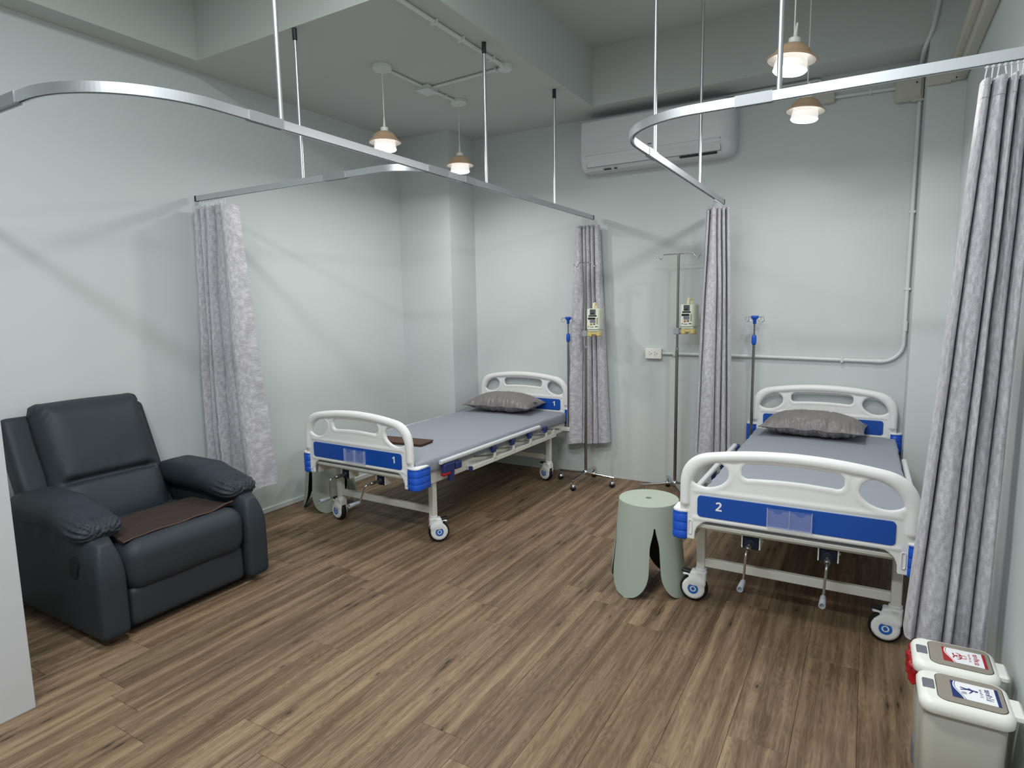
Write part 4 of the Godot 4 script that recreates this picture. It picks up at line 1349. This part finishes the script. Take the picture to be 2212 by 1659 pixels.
func iv_stand(label: String, at: Vector3, H: float, hook_turn: float, legs: Array, reach: float, _x: float) -> void:
	var t := thing("drip_stand", label, "drip stand", at, 0.0, "chrome drip stands with infusion pumps")
	obj("lower_pole", join([rod(Vector3(0, 0.10, 0), Vector3(0, 1.20, 0), 0.0125, 16)]), M.steel, t)
	obj("upper_pole", rod(Vector3(0, 1.19, 0), Vector3(0, H, 0), 0.0095, 14), M.steel, t)
	obj("pole_ring", cyl(0.0145, 1.185, 1.205, 18, 0.002), M.chrome, t)
	obj("hub", lathe([Vector2(0, 0.078), Vector2(0.026, 0.08), Vector2(0.030, 0.095), Vector2(0.027, 0.112), Vector2(0.015, 0.122), Vector2(0, 0.124)], 20), M.chrome, t)
	var d := Vector3(cos(hook_turn), 0, -sin(hook_turn))
	for s in [-1.0, 1.0]:
		var e: Vector3 = d * s
		var k := reach / 0.17
		obj("hook", tube(rounded([Vector3(0, H, 0), Vector3(0, H, 0) + e * 0.115 * k, Vector3(0, H - 0.030, 0) + e * 0.128 * k, Vector3(0, H - 0.036, 0) + e * (0.128 * k + 0.022), Vector3(0, H - 0.005, 0) + e * (0.128 * k + 0.040)], 0.014, 6), 0.0036, 9), M.chrome, t)
	obj("hook_sleeve", cyl(0.0065, H - 0.045, H + 0.002, 12, 0.001), M.chrome, t)
	for a in legs:
		var v := Vector3(cos(deg_to_rad(a)), 0, sin(deg_to_rad(a)))
		# no leg may enter the wall behind
		var len := 0.27
		if v.z < 0: len = minf(len, (at.z - 0.035) / -v.z)
		var lg := obj("leg", join([bar(v * 0.02 + Vector3(0, 0.097, 0), v * len + Vector3(0, 0.085, 0), 0.024, 0.016, 0.003)]), M.chrome, t)
		var cp := v * (len - 0.02)
		var side := Vector3(-v.z, 0, v.x)
		var cs := obj("castor", join([rod(cp + Vector3(0, 0.086, 0), cp + Vector3(0, 0.048, 0), 0.006, 10), [lathe([Vector2(0, 0.056), Vector2(0.012, 0.055), Vector2(0.021, 0.046), Vector2(0.0245, 0.032), Vector2(0.0245, 0.029), Vector2(0, 0.03)], 18), T(cp)]]), M.chrome, lg)
		obj("castor_wheel", join([[turned([Vector2(0, -0.018), Vector2(0.018, -0.018), Vector2(0.0235, -0.010), Vector2(0.0235, 0.010), Vector2(0.018, 0.018), Vector2(0, 0.018)], 20), Transform3D(Basis(v, side, v.cross(side)), cp + Vector3(0, 0.0236, 0))]]), M.rubber, lg)

func pump(label: String, stand: Vector3, at: Vector3, turn: float) -> void:
	var t := thing("infusion_pump", label, "infusion pump", at, turn, "infusion pumps on the drip stands")
	# at is the middle of the clamp block under the pump
	obj("housing", soft_box(Vector3(0.118, 0.180, 0.090), 0.014, 10, 10, 8), M.pump_side, t, T(Vector3(0, 0.122, -0.012)))
	var fz := 0.036
	obj("front_panel", prism(rrect(0.098, 0.168, 0.012, 6, Vector2(-0.004, 0.124)), 0.030, fz, 0.002, true), M.cream, t)
	obj("display", prism(rrect(0.050, 0.046, 0.003, 3, Vector2(-0.003, 0.182)), fz - 0.001, fz + 0.001), M.screen, t)
	obj("readout", join([bx(Vector3(-0.020, 0.166, fz), Vector3(0.006, 0.175, fz + 0.002))]), M.rubber, t)
	obj("drip_window", join([[prism(rrect(0.072, 0.011, 0.005, 5, Vector2(-0.004, 0.151)), fz - 0.001, fz + 0.0025, 0.001), Transform3D.IDENTITY], [prism(rrect(0.066, 0.017, 0.008, 6, Vector2(-0.012, 0.129)), fz - 0.001, fz + 0.003, 0.001), Transform3D.IDENTITY]]), M.black_plastic, t)
	obj("keypad", prism(rrect(0.050, 0.026, 0.003, 3, Vector2(-0.003, 0.105)), fz - 0.001, fz + 0.001), M.key_grey, t)
	obj("amber_key", prism(rrect(0.020, 0.014, 0.004, 4, Vector2(-0.016, 0.080)), fz - 0.001, fz + 0.0018, 0.0008), M.amber, t)
	obj("grey_key", prism(rrect(0.018, 0.012, 0.004, 4, Vector2(0.010, 0.082)), fz - 0.001, fz + 0.0018, 0.0008), M.screen, t)
	obj("scale_strip", join([bx(Vector3(0.030, 0.080, fz - 0.001), Vector3(0.041, 0.135, fz + 0.001))]), M.olive, t)
	obj("dark_label", join([bx(Vector3(0.018, 0.058, fz - 0.001), Vector3(0.040, 0.065, fz + 0.001)), bx(Vector3(-0.043, 0.057, fz - 0.001), Vector3(-0.036, 0.065, fz + 0.001)), bx(Vector3(-0.026, 0.056, fz - 0.001), Vector3(0.004, 0.060, fz + 0.001))]), M.navy, t)
	obj("handle", join([[tube(rounded([Vector3(0, 0.20, -0.045), Vector3(0, 0.252, -0.045), Vector3(0, 0.252, 0.015), Vector3(0, 0.20, 0.015)], 0.018, 6), 0.0105, 10), Transform3D.IDENTITY]]), M.handle_cream, t)
	obj("pole_clamp", join([bx(Vector3(-0.055, -0.022, -0.035), Vector3(-0.018, 0.022, 0.028), 0.006), bx(Vector3(0.020, -0.020, -0.035), Vector3(0.058, 0.022, 0.028), 0.008), bx(Vector3(-0.03, -0.006, -0.035), Vector3(0.03, 0.022, 0.024), 0.006)]), M.yellow, t)
	obj("under_tray", bxm(Vector3(-0.050, 0.018, -0.050), Vector3(0.052, 0.036, 0.030), 0.006), M.pump_side, t)
	var b := Basis(Vector3.UP, -turn)
	var lx: Vector3 = b * (stand - Vector3(at.x, 0, at.z))
	obj("grey_block", join([bx(Vector3(lx.x - 0.024, -0.024, lx.z - 0.024), Vector3(lx.x + 0.022, 0.026, lx.z + 0.024), 0.004), bx(Vector3(lx.x + 0.018, -0.014, lx.z - 0.014), Vector3(-0.05, 0.014, lx.z + 0.014), 0.003)]), M.grey_grip, t)

# ------------------------------------------------------------------ air conditioner
func build_aircon() -> void:
	var x0 := 1.80
	var x1 := 3.015
	var t := thing("air_conditioner", "white wall air conditioner high on the back wall under the beam", "air conditioner", Vector3(2.4, 2.65, 0))
	var o := -Vector3(2.4, 2.65, 0)
	var prof := func(g: float) -> Array:
		# (z, y) outline, shrunk by g
		return [Vector2(0.002, 2.655 + g), Vector2(0.150 - g * 0.6, 2.655 + g), Vector2(0.185 - g, 2.675 + g), Vector2(0.212 - g, 2.745), Vector2(0.214 - g, 2.90), Vector2(0.208 - g, 3.035 - g), Vector2(0.190 - g, 3.055 - g), Vector2(0.002, 3.055 - g)]
	var rows := [[x0, 0.012], [x0 + 0.004, 0.004], [x0 + 0.012, 0.0], [x1 - 0.10, 0.0], [x1 - 0.055, 0.006], [x1 - 0.022, 0.022], [x1 - 0.004, 0.050], [x1, 0.07]]
	var st := begin(true)
	var rings := []
	for r in rows:
		var ringp := []
		for q in prof.call(r[1]): ringp.append(Vector3(r[0], q.y, q.x) + o)
		rings.append(ringp)
	for i in rows.size() - 1:
		for k in 8:
			var l := (k + 1) % 8
			st.set_smooth_group(k)
			quad(st, rings[i][k], rings[i][l], rings[i + 1][l], rings[i + 1][k])
	st.set_smooth_group(-1)
	for e in [0, rows.size() - 1]:
		var c := Vector3.ZERO
		for p in rings[e]: c += p / 8.0
		for k in 8: tri_out(st, c, rings[e][k], rings[e][(k + 1) % 8], Vector3(-1 if e == 0 else 1, 0, 0))
	obj("casing", done(st), M.ac_white, t)
	# flap over the outlet, set in a dark gap
	var fa := Vector3(0, 2.766, 0.2135)
	var fb := Vector3(0, 2.682, 0.190)
	obj("flap_gap", join([slab(1.846, 2.93, Vector3(0, 2.770, 0.2145), Vector3(0, 2.676, 0.1885), 0.004, o)]), M.ac_gap, t)
	obj("flap", join([slab(1.851, 2.925, Vector3(0, 2.7685, 0.2165), Vector3(0, 2.681, 0.1925), 0.006, o)]), M.ac_white, t)
	obj("outlet_slot", join([bx(Vector3(2.62, 2.660, 0.176) + o, Vector3(2.90, 2.676, 0.188) + o, 0.002)]), M.gap, t)
	obj("drain_clip", join([bx(Vector3(1.99, 2.653, 0.150) + o, Vector3(2.05, 2.659, 0.170) + o), bx(Vector3(2.08, 2.653, 0.150) + o, Vector3(2.10, 2.659, 0.170) + o)]), M.gap, t)
	obj("maker_mark", join([bx(Vector3(2.375, 2.792, 0.2128) + o, Vector3(2.383, 2.801, 0.2142) + o), bx(Vector3(2.386, 2.792, 0.2128) + o, Vector3(2.394, 2.801, 0.2142) + o), bx(Vector3(2.397, 2.792, 0.2128) + o, Vector3(2.405, 2.801, 0.2142) + o)]), M.dark_steel, t)

func slab(x0: float, x1: float, a: Vector3, b: Vector3, th: float, o: Vector3) -> Array:
	var m := (a + b) * 0.5
	var d := (a - b)
	var up := d.normalized()
	var nrm := Vector3.RIGHT.cross(up)
	return [box(Vector3(x1 - x0, d.length(), th), 0.0012), Transform3D(Basis(Vector3.RIGHT, up, nrm), Vector3((x0 + x1) * 0.5, m.y, m.z) - nrm * th * 0.5 + o)]

# ------------------------------------------------------------------ conduits, boxes and the outlet
func build_conduits() -> void:
	var c := "painted conduit runs"
	var z := 0.018
	var p := thing("conduit", "white conduit along the back wall from the outlet up beside the pilaster", "conduit pipe", Vector3(3.3, 1.13, z), 0.0, c)
	obj("pipe", tube(off(rounded([Vector3(2.46, 1.134, z), Vector3(3.2, 1.128, z), Vector3(4.166, 1.112, z), Vector3(4.168, 2.90, z)], 0.135, 14), p.position), 0.0125, 12), M.pvc, p)
	for q in [[Vector3(3.79, 1.118, z), 0], [Vector3(4.168, 2.14, z), 1], [Vector3(4.168, 1.62, z), 1], [Vector3(2.56, 1.133, z), 0]]:
		obj("saddle_clip", bxm(Vector3(-0.008, -0.02, -0.018), Vector3(0.008, 0.02, 0.014), 0.003), M.pvc, p, T(q[0] - p.position, Vector3(0, 0, 90.0 * q[1])))
	obj("coupling", rod(Vector3(4.168, 1.40, z) - p.position, Vector3(4.168, 1.33, z) - p.position, 0.0155, 14), M.pvc, p)
	obj("coupling", rod(Vector3(3.99, 1.115, z) - p.position, Vector3(4.04, 1.115, z) - p.position, 0.0155, 14), M.pvc, p)
	# outlet
	var o := thing("wall_outlet", "white double socket outlet on the back wall between the curtains", "wall outlet", Vector3(2.387, 1.132, 0))
	obj("back_box", bxm(Vector3(-0.068, -0.042, 0), Vector3(0.068, 0.042, 0.040), 0.004), M.lamp_white, o)
	obj("face_plate", bxm(Vector3(-0.070, -0.044, 0.038), Vector3(0.070, 0.044, 0.047), 0.004), M.lamp_white, o)
	for s in [-1.0, 1.0]:
		obj("socket_hole", join([bx(Vector3(s * 0.024 - 0.009, 0.004, 0.046), Vector3(s * 0.024 - 0.006, 0.016, 0.048)), bx(Vector3(s * 0.024 - 0.009, -0.016, 0.046), Vector3(s * 0.024 - 0.006, -0.004, 0.048)), [cyl(0.004, 0, 0.002, 12), T(Vector3(s * 0.024 + 0.009, 0, 0.046), Vector3(90, 0, 0))]]), M.gap, o)
	# upper right: junction box, trunking across the pilaster
	var jb := thing("junction_box", "old beige junction box at the top of the wall conduit under the beam", "junction box", Vector3(4.11, 2.95, 0))
	obj("box", bxm(Vector3(-0.085, -0.085, 0.0), Vector3(0.075, 0.075, 0.055), 0.010), M.pvc_old, jb)
	obj("lid", bxm(Vector3(-0.072, -0.072, 0.053), Vector3(0.062, 0.062, 0.062), 0.004), M.pvc_old, jb)
	obj("screw", join([[cyl(0.006, 0, 0.004, 10), T(Vector3(0.035, 0.02, 0.061), Vector3(90, 0, 0))]]), M.gap, jb)
	obj("bottom_plate", bxm(Vector3(0.012, -0.094, 0.0), Vector3(0.080, -0.080, 0.045), 0.003), M.pvc_old, jb)
	var tr := thing("cable_trunking", "beige trunking crossing the pilaster to the right wall", "cable trunking", Vector3(4.28, 2.895, 0.32))
	obj("trunking", join([bx(Vector3(-0.09, -0.035, 0.0), Vector3(0.03, 0.035, 0.03), 0.004), bx(Vector3(0.02, -0.028, 0.0), Vector3(0.105, 0.034, 0.036), 0.006)]), M.pvc_old, tr)
	obj("knockout", join([bx(Vector3(0.085, -0.002, 0.034), Vector3(0.105, 0.006, 0.038)), bx(Vector3(0.05, -0.022, 0.034), Vector3(0.058, -0.012, 0.038))]), M.gap, tr)
	# pipe under the beam from the air conditioner, dropping to a small box, on to the junction box
	var b := thing("conduit", "thin conduit under the beam from the air conditioner to the lamp box", "conduit pipe", Vector3(3.2, 3.1, 0.02), 0.0, c)
	obj("pipe", tube(off(rounded([Vector3(2.885, 3.04, 0.02), Vector3(2.885, 3.107, 0.02), Vector3(3.575, 3.107, 0.02), Vector3(3.575, 3.0, 0.02)], 0.03, 8), b.position), 0.0095, 10), M.pvc, b)
	var pb := thing("junction_box", "small beige conduit box on the back wall behind the farther bed 2 lamp", "junction box", Vector3(3.60, 2.972, 0))
	obj("box", bxm(Vector3(-0.075, -0.036, 0.0), Vector3(0.065, 0.036, 0.045), 0.006), M.pvc_old, pb)
	obj("lid", bxm(Vector3(-0.070, -0.032, 0.043), Vector3(0.060, 0.032, 0.050), 0.003), M.pvc_old, pb)
	var d := thing("conduit", "short level conduit between the two boxes high on the back wall", "conduit pipe", Vector3(3.85, 2.965, 0.02), 0.0, c)
	obj("pipe", rod(Vector3(-0.19, 0.005, 0), Vector3(0.18, 0.0, 0), 0.011, 12), M.pvc, d)
	obj("saddle_clip", bxm(Vector3(-0.007, -0.018, -0.02), Vector3(0.007, 0.018, 0.013), 0.003), M.pvc, d, T(Vector3(0.03, 0.002, 0)))
	# pipe climbing the corner of the beam
	var e := thing("conduit", "conduit climbing past the beam beside the pilaster to the ceiling", "conduit pipe", Vector3(4.15, 3.1, 0.2), 0.0, c)
	obj("pipe", tube(off(rounded([Vector3(4.165, 3.02, 0.02), Vector3(4.165, 3.095, 0.03), Vector3(4.165, 3.10, 0.30), Vector3(4.20, 3.19, 0.335), Vector3(4.255, 3.555, 0.335)], 0.05, 8), e.position), 0.0125, 12), M.pvc, e)
	# runs on the lowered ceiling between the lamp roses
	var y := SOFFIT_Y - 0.012
	var g := thing("conduit", "conduit on the lowered ceiling joining the two bed 1 lamp roses", "conduit pipe", Vector3(1.11, y, 1.4), 0.0, c)
	obj("pipe", join([tube(off([Vector3(1.107, y, 1.78), Vector3(1.112, y, 1.43)], g.position), 0.010, 10), tube(off([Vector3(1.118, y, 1.31), Vector3(1.128, y, 1.07)], g.position), 0.010, 10)]), M.pvc, g)
	obj("saddle_clip", bxm(Vector3(-0.02, -0.014, -0.007), Vector3(0.02, 0.012, 0.007), 0.003), M.pvc, g, T(Vector3(1.124, y, 1.17) - g.position))
	var h := thing("junction_box", "flat white junction box on the lowered ceiling between the lamp roses", "junction box", Vector3(1.112, SOFFIT_Y, 1.37))
	obj("box", bxm(Vector3(-0.05, -0.03, -0.06), Vector3(0.05, 0, 0.06), 0.006), M.pvc, h)
	obj("lid", bxm(Vector3(-0.055, -0.038, -0.065), Vector3(0.055, -0.029, 0.065), 0.004), M.pvc, h)
	var k := thing("conduit", "conduit crossing the lowered ceiling to the round box near the beam edge", "conduit pipe", Vector3(1.45, y, 1.4), 0.0, c)
	obj("pipe", tube(off([Vector3(1.165, y, 1.37), Vector3(1.745, y, 1.405)], k.position), 0.010, 10), M.pvc, k)
	obj("saddle_clip", bxm(Vector3(-0.007, -0.014, -0.02), Vector3(0.007, 0.012, 0.02), 0.003), M.pvc, k, T(Vector3(1.715, y, 1.403) - k.position))
	var r := thing("junction_box", "round white conduit box near the edge of the lowered ceiling", "junction box", Vector3(1.79, SOFFIT_Y, 1.41))
	obj("box", turned([Vector2(0, 0), Vector2(0.045, 0), Vector2(0.045, -0.028), Vector2(0.038, -0.034), Vector2(0, -0.034)], 26), M.pvc, r)
	obj("spout", rod(Vector3(0, -0.013, 0.04), Vector3(0, -0.013, 0.085), 0.0145, 12), M.pvc, r)
	var m := thing("conduit", "long conduit along the edge of the lowered ceiling towards the front", "conduit pipe", Vector3(1.79, y, 2.0), 0.0, c)
	obj("pipe", tube(off([Vector3(1.79, y, 1.49), Vector3(1.79, y, 2.50)], m.position), 0.0125, 10), M.pvc, m)
	for zz in [1.58, 1.92, 2.18]:
		obj("saddle_clip", bxm(Vector3(-0.024, -0.016, -0.007), Vector3(0.024, 0.012, 0.007), 0.003), M.pvc, m, T(Vector3(1.79, y, zz) - m.position))

func off(pts: Array, o: Vector3) -> Array:
	return pts.map(func(p): return p - o)

# ------------------------------------------------------------------ bins
func build_bins() -> void:
	bin("slim beige bin with a red biohazard label and red liner, at the curtain", Vector3(4.232, 0, 2.832), true)
	bin("slim beige bin with a blue rubbish label, nearest the camera", Vector3(4.236, 0, 3.035), false)

func bin(label: String, at: Vector3, bio: bool) -> void:
	var t := thing("waste_bin", label, "waste bin", at, 0.0, "slim lidded waste bins by the right wall")
	var body := rrect(0.196, 0.156, 0.028, 6)
	obj("body", loft(body, [[0.0, -0.014], [0.006, -0.010], [0.20, -0.005], [0.392, 0.0], [0.394, -0.002]]), M.bin_body, t)
	var lid := rrect(0.222, 0.182, 0.036, 8)
	obj("lid", loft(lid, [[0.385, -0.004], [0.388, 0.0], [0.408, 0.001], [0.418, -0.004], [0.424, -0.012], [0.425, -0.020]]), M.bin_lid, t)
	obj("lid_inlay", loft(rrect(0.158, 0.142, 0.022, 6, Vector2(0.014, 0)), [[0.4245, 0.0], [0.4262, 0.0], [0.4268, -0.001]]), M.taupe, t)
	obj("inlay_groove", loft(rrect(0.162, 0.146, 0.024, 6, Vector2(0.014, 0)), [[0.4242, 0.0], [0.4254, 0.0]]), M.dark_steel, t)
	obj("press_button", bxm(Vector3(-0.100, 0.420, -0.026), Vector3(-0.070, 0.4275, 0.026), 0.003), M.button_grey, t)
	obj("hinge", join([bx(Vector3(0.104, 0.392, -0.042), Vector3(0.136, 0.415, 0.042), 0.006)]), M.bin_lid, t)
	obj("pedal", join([[soft_box(Vector3(0.03, 0.085, 0.07), 0.013, 4, 8, 6), T(Vector3(-0.080, 0.075, 0))]]), M.button_grey, t)
	# printed label, read from the room side
	var st := begin(false)
	var w := 0.044
	var l := 0.056
	var c := Vector3(0.026, 0.4275, 0)
	var q := [[c + Vector3(-l, 0, -w), Vector2(0, 1)], [c + Vector3(l, 0, -w), Vector2(0, 0)], [c + Vector3(l, 0, w), Vector2(1, 0)], [c + Vector3(-l, 0, w), Vector2(1, 1)]]
	for k in [0, 1, 2, 0, 2, 3]:
		st.set_uv(q[k][1])
		st.add_vertex(q[k][0])
	var m := mat(Color(1, 1, 1), 0.4)
	m.albedo_texture = bin_label(bio)
	m.cull_mode = BaseMaterial3D.CULL_DISABLED
	obj("printed_label", done(st), m, t)
	if bio:
		var n := FastNoiseLite.new()
		n.seed = 3
		n.frequency = 18.0
		obj("red_liner", soft_box(Vector3(0.030, 0.060, 0.140), 0.010, 12, 20, 36, func(p: Vector3, nm: Vector3) -> Vector3:
			return p + nm * 0.011 * n.get_noise_3d(p.x * 2.0, p.y, p.z * 2.0) + Vector3(-0.008 * cos(p.z * 22.0), 0.006 * sin(p.z * 60.0), 0)), M.bag_red, t, T(Vector3(-0.100, 0.366, -0.004)))

func seg_d(p: Vector2, a: Vector2, b: Vector2) -> float:
	var h := clampf((p - a).dot(b - a) / (b - a).length_squared(), 0.0, 1.0)
	return (p - a - (b - a) * h).length()

# u across, v down; white card with a coloured header strip, a title, a picture and a wave at the foot
func bin_label(bio: bool) -> ImageTexture:
	var W := 176
	var H := 224
	var ink := Color(0.62, 0.10, 0.13) if bio else Color(0.10, 0.17, 0.42)
	var im := Image.create(W, H, false, Image.FORMAT_RGB8)
	var strokes := thai_strokes(bio)
	for y in H:
		for x in W:
			var p := Vector2(x, y)
			var col := Color(0.93, 0.93, 0.95)
			if y < 16: col = ink
			# title and the small line under it
			for s in strokes:
				if y > s[3] - 4 and y < s[4] + 4 and seg_d(p, s[0], s[1]) < s[2]: col = ink
			# picture
			var c := Vector2(88, 138)
			if bio:
				var d := p - c
				var on := false
				for k in 3:
					var a := TAU * k / 3.0 - PI / 2
					var e := Vector2(cos(a), sin(a))
					var o := (d - e * 21.0).length()
					var gap := absf((d - e * 34.0).dot(Vector2(-e.y, e.x))) < 8.0 and (d - e * 34.0).dot(e) > 0.0
					if o < 23.0 and o > 15.0 and not gap: on = true
				var rr := d.length()
				if rr < 5.0: on = false
				if rr > 13.0 and rr < 18.0: on = true
				if on: col = ink
			else:
				# a figure dropping rubbish into a basket
				p = c + (p - c) / 1.3
				var yy := int(p.y)
				var xx := int(p.x)
				if (p - Vector2(74, 112)).length() < 7.0: col = ink
				for s in [[Vector2(72, 122), Vector2(70, 142), 6.0], [Vector2(70, 142), Vector2(63, 166), 4.0], [Vector2(71, 142), Vector2(79, 166), 4.0], [Vector2(75, 125), Vector2(92, 134), 3.2], [Vector2(70, 125), Vector2(60, 138), 3.2]]:
					if seg_d(p, s[0], s[1]) < s[2]: col = ink
				if (p - Vector2(99, 138)).length() < 3.6: col = ink
				if yy > 148 and yy < 168 and xx > 93 + (yy - 148) / 6 and xx < 115 - (yy - 148) / 6 and (xx % 5 < 3): col = ink
			# wave at the foot
			var wv := 196.0 - 26.0 * pow(float(x) / W, 2.0) * 1.0 + 10.0 * sin(float(x) / W * 5.0)
			if y > wv + 10: col = ink
			elif y > wv + 4: col = Color(0.95, 0.95, 0.96)
			elif y > wv: col = ink.lightened(0.2)
			im.set_pixel(x, y, col)
	return ImageTexture.create_from_image(im)

# letters drawn as strokes: loops and stems of the two Thai words (general waste / infectious waste)
func thai_strokes(bio: bool) -> Array:
	var glyph := {
		"kho": [[0, 0.25, 0.2, 0.1], [0.2, 0.1, 0.3, 0.3], [0.3, 0.3, 0.15, 0.5], [0.15, 0.5, 0.3, 0.95], [0.3, 0.95, 0.7, 0.95], [0.7, 0.95, 0.7, 0.1]],
		"yo": [[0.15, 0.1, 0.1, 0.35], [0.1, 0.35, 0.25, 0.45], [0.25, 0.45, 0.1, 0.7], [0.1, 0.7, 0.3, 0.95], [0.3, 0.95, 0.7, 0.95], [0.7, 0.95, 0.7, 0.1]],
		"a": [[0.1, 0.25, 0.4, 0.35], [0.4, 0.35, 0.6, 0.2], [0.1, 0.65, 0.4, 0.75], [0.4, 0.75, 0.6, 0.6]],
		"tho": [[0.1, 0.1, 0.2, 0.3], [0.2, 0.3, 0.2, 0.95], [0.2, 0.95, 0.6, 0.15], [0.6, 0.15, 0.8, 0.3], [0.8, 0.3, 0.8, 0.95]],
		"wo": [[0.1, 0.25, 0.4, 0.1], [0.4, 0.1, 0.65, 0.25], [0.65, 0.25, 0.65, 0.85], [0.65, 0.85, 0.5, 0.95], [0.5, 0.95, 0.45, 0.75]],
		"ai": [[0.2, -0.35, 0.5, -0.45], [0.5, -0.45, 0.35, 0.2], [0.35, 0.2, 0.35, 0.95], [0.35, 0.95, 0.55, 0.9]],
		"po": [[0.1, 0.1, 0.2, 0.25], [0.2, 0.25, 0.2, 0.95], [0.2, 0.95, 0.7, 0.95], [0.7, 0.95, 0.7, -0.35]],
		"to": [[0.1, 0.95, 0.1, 0.3], [0.1, 0.3, 0.3, 0.1], [0.3, 0.1, 0.45, 0.25], [0.45, 0.25, 0.6, 0.1], [0.6, 0.1, 0.75, 0.3], [0.75, 0.3, 0.75, 0.95], [0.1, 0.7, 0.35, 0.6]],
		"i": [[-0.5, -0.1, -0.2, -0.3], [-0.2, -0.3, 0.1, -0.1], [0.1, -0.1, -0.5, -0.1]],
		"cho": [[0.1, 0.3, 0.3, 0.15], [0.3, 0.15, 0.2, 0.6], [0.2, 0.6, 0.25, 0.95], [0.25, 0.95, 0.65, 0.95], [0.65, 0.95, 0.65, 0.3], [0.65, 0.3, 0.8, 0.1]],
		"o": [[0.15, 0.5, 0.1, 0.95], [0.1, 0.95, 0.7, 0.95], [0.7, 0.95, 0.7, 0.3], [0.7, 0.3, 0.4, 0.1], [0.4, 0.1, 0.1, 0.25]],
		"e": [[0.2, 0.1, 0.2, 0.9], [0.2, 0.9, 0.4, 0.9]]}
	var word: Array = ["kho", "yo", "a", "to", "i", "tho", "e", "cho", "o"] if bio else ["kho", "yo", "a", "tho", "i", "wo", "ai", "po"]
	var out := []
	var x := 22.0
	var w := 16.0
	for g in word:
		for s in glyph[g]:
			out.append([Vector2(x + s[0] * w, 40 + s[1] * 22), Vector2(x + s[2] * w, 40 + s[3] * 22), 2.3, 28.0, 64.0])
		x += 4.0 if g == "i" else w
	x = 34.0
	for g in word:
		for s in glyph[g]:
			out.append([Vector2(x + s[0] * 10, 78 + s[1] * 10), Vector2(x + s[2] * 10, 78 + s[3] * 10), 1.3, 72.0, 90.0])
		x += 3.0 if g == "i" else 12.0
	return out

# ------------------------------------------------------------------ cabinet end and cloths
func build_cabinet() -> void:
	var t := thing("cabinet", "plain white cabinet end panel at the left edge of the picture", "cabinet", Vector3(0.95, 0, 4.7))
	obj("side_panel", bxm(Vector3(0.19, 0.0, -0.59), Vector3(0.208, 1.22, 0.60), 0.0015), M.laminate, t)
	obj("body", bxm(Vector3(-0.25, 0.0, -0.58), Vector3(0.19, 1.20, 0.60), 0.003), M.laminate, t)
	obj("worktop", bxm(Vector3(-0.27, 1.22, -0.59), Vector3(0.212, 1.245, 0.61), 0.003), M.laminate, t)

func build_cloths() -> void:
	var n := FastNoiseLite.new()
	n.seed = 2
	n.frequency = 5.0
	var t := thing("folded_cloth", "brown folded towel spread on the seat of the grey recliner", "towel", Vector3(0.735, 0.452, 3.32), 0.03)
	var wavy := func(p: Vector3, nm: Vector3) -> Vector3:
		return p + Vector3(0, 0.006 * n.get_noise_2d(p.x * 2.0, p.z) + 0.02 * smoothstep(0.1, 0.2, p.x) * smoothstep(0.15, 0.28, -p.z) + 0.008 * smoothstep(0.24, 0.3, p.z) * sin(p.x * 24.0), 0)
	obj("top_layer", soft_box(Vector3(0.36, 0.008, 0.60), 0.0038, 18, 1, 30, wavy), M.towel, t, T(Vector3(0, 0.016, 0)))
	obj("under_layer", soft_box(Vector3(0.35, 0.008, 0.585), 0.0038, 18, 1, 30, wavy), M.towel, t, T(Vector3(-0.006, 0.005, 0.004)))
	var rim := []
	for k in 25: rim.append(wavy_call(wavy, Vector3(0.182, 0.0, 0.30 - 0.6 * k / 24.0)) + Vector3(0, 0.019, 0))
	obj("edging", tube(rim, 0.004, 6), M.towel_edge, t)
	var b := thing("folded_cloth", "brown cloth folded flat near the foot of bed 1", "towel", Vector3(1.085, 0.586, 1.745), 0.10)
	obj("top_layer", soft_box(Vector3(0.40, 0.009, 0.165), 0.0042, 16, 1, 8), M.brown_cloth, b, T(Vector3(0, 0.014, 0)))
	obj("under_layer", soft_box(Vector3(0.395, 0.009, 0.16), 0.0042, 16, 1, 8), M.brown_cloth, b, T(Vector3(-0.002, 0.0045, 0)))

func wavy_call(f: Variant, p: Vector3) -> Vector3:
	return f.call(p, Vector3.UP)
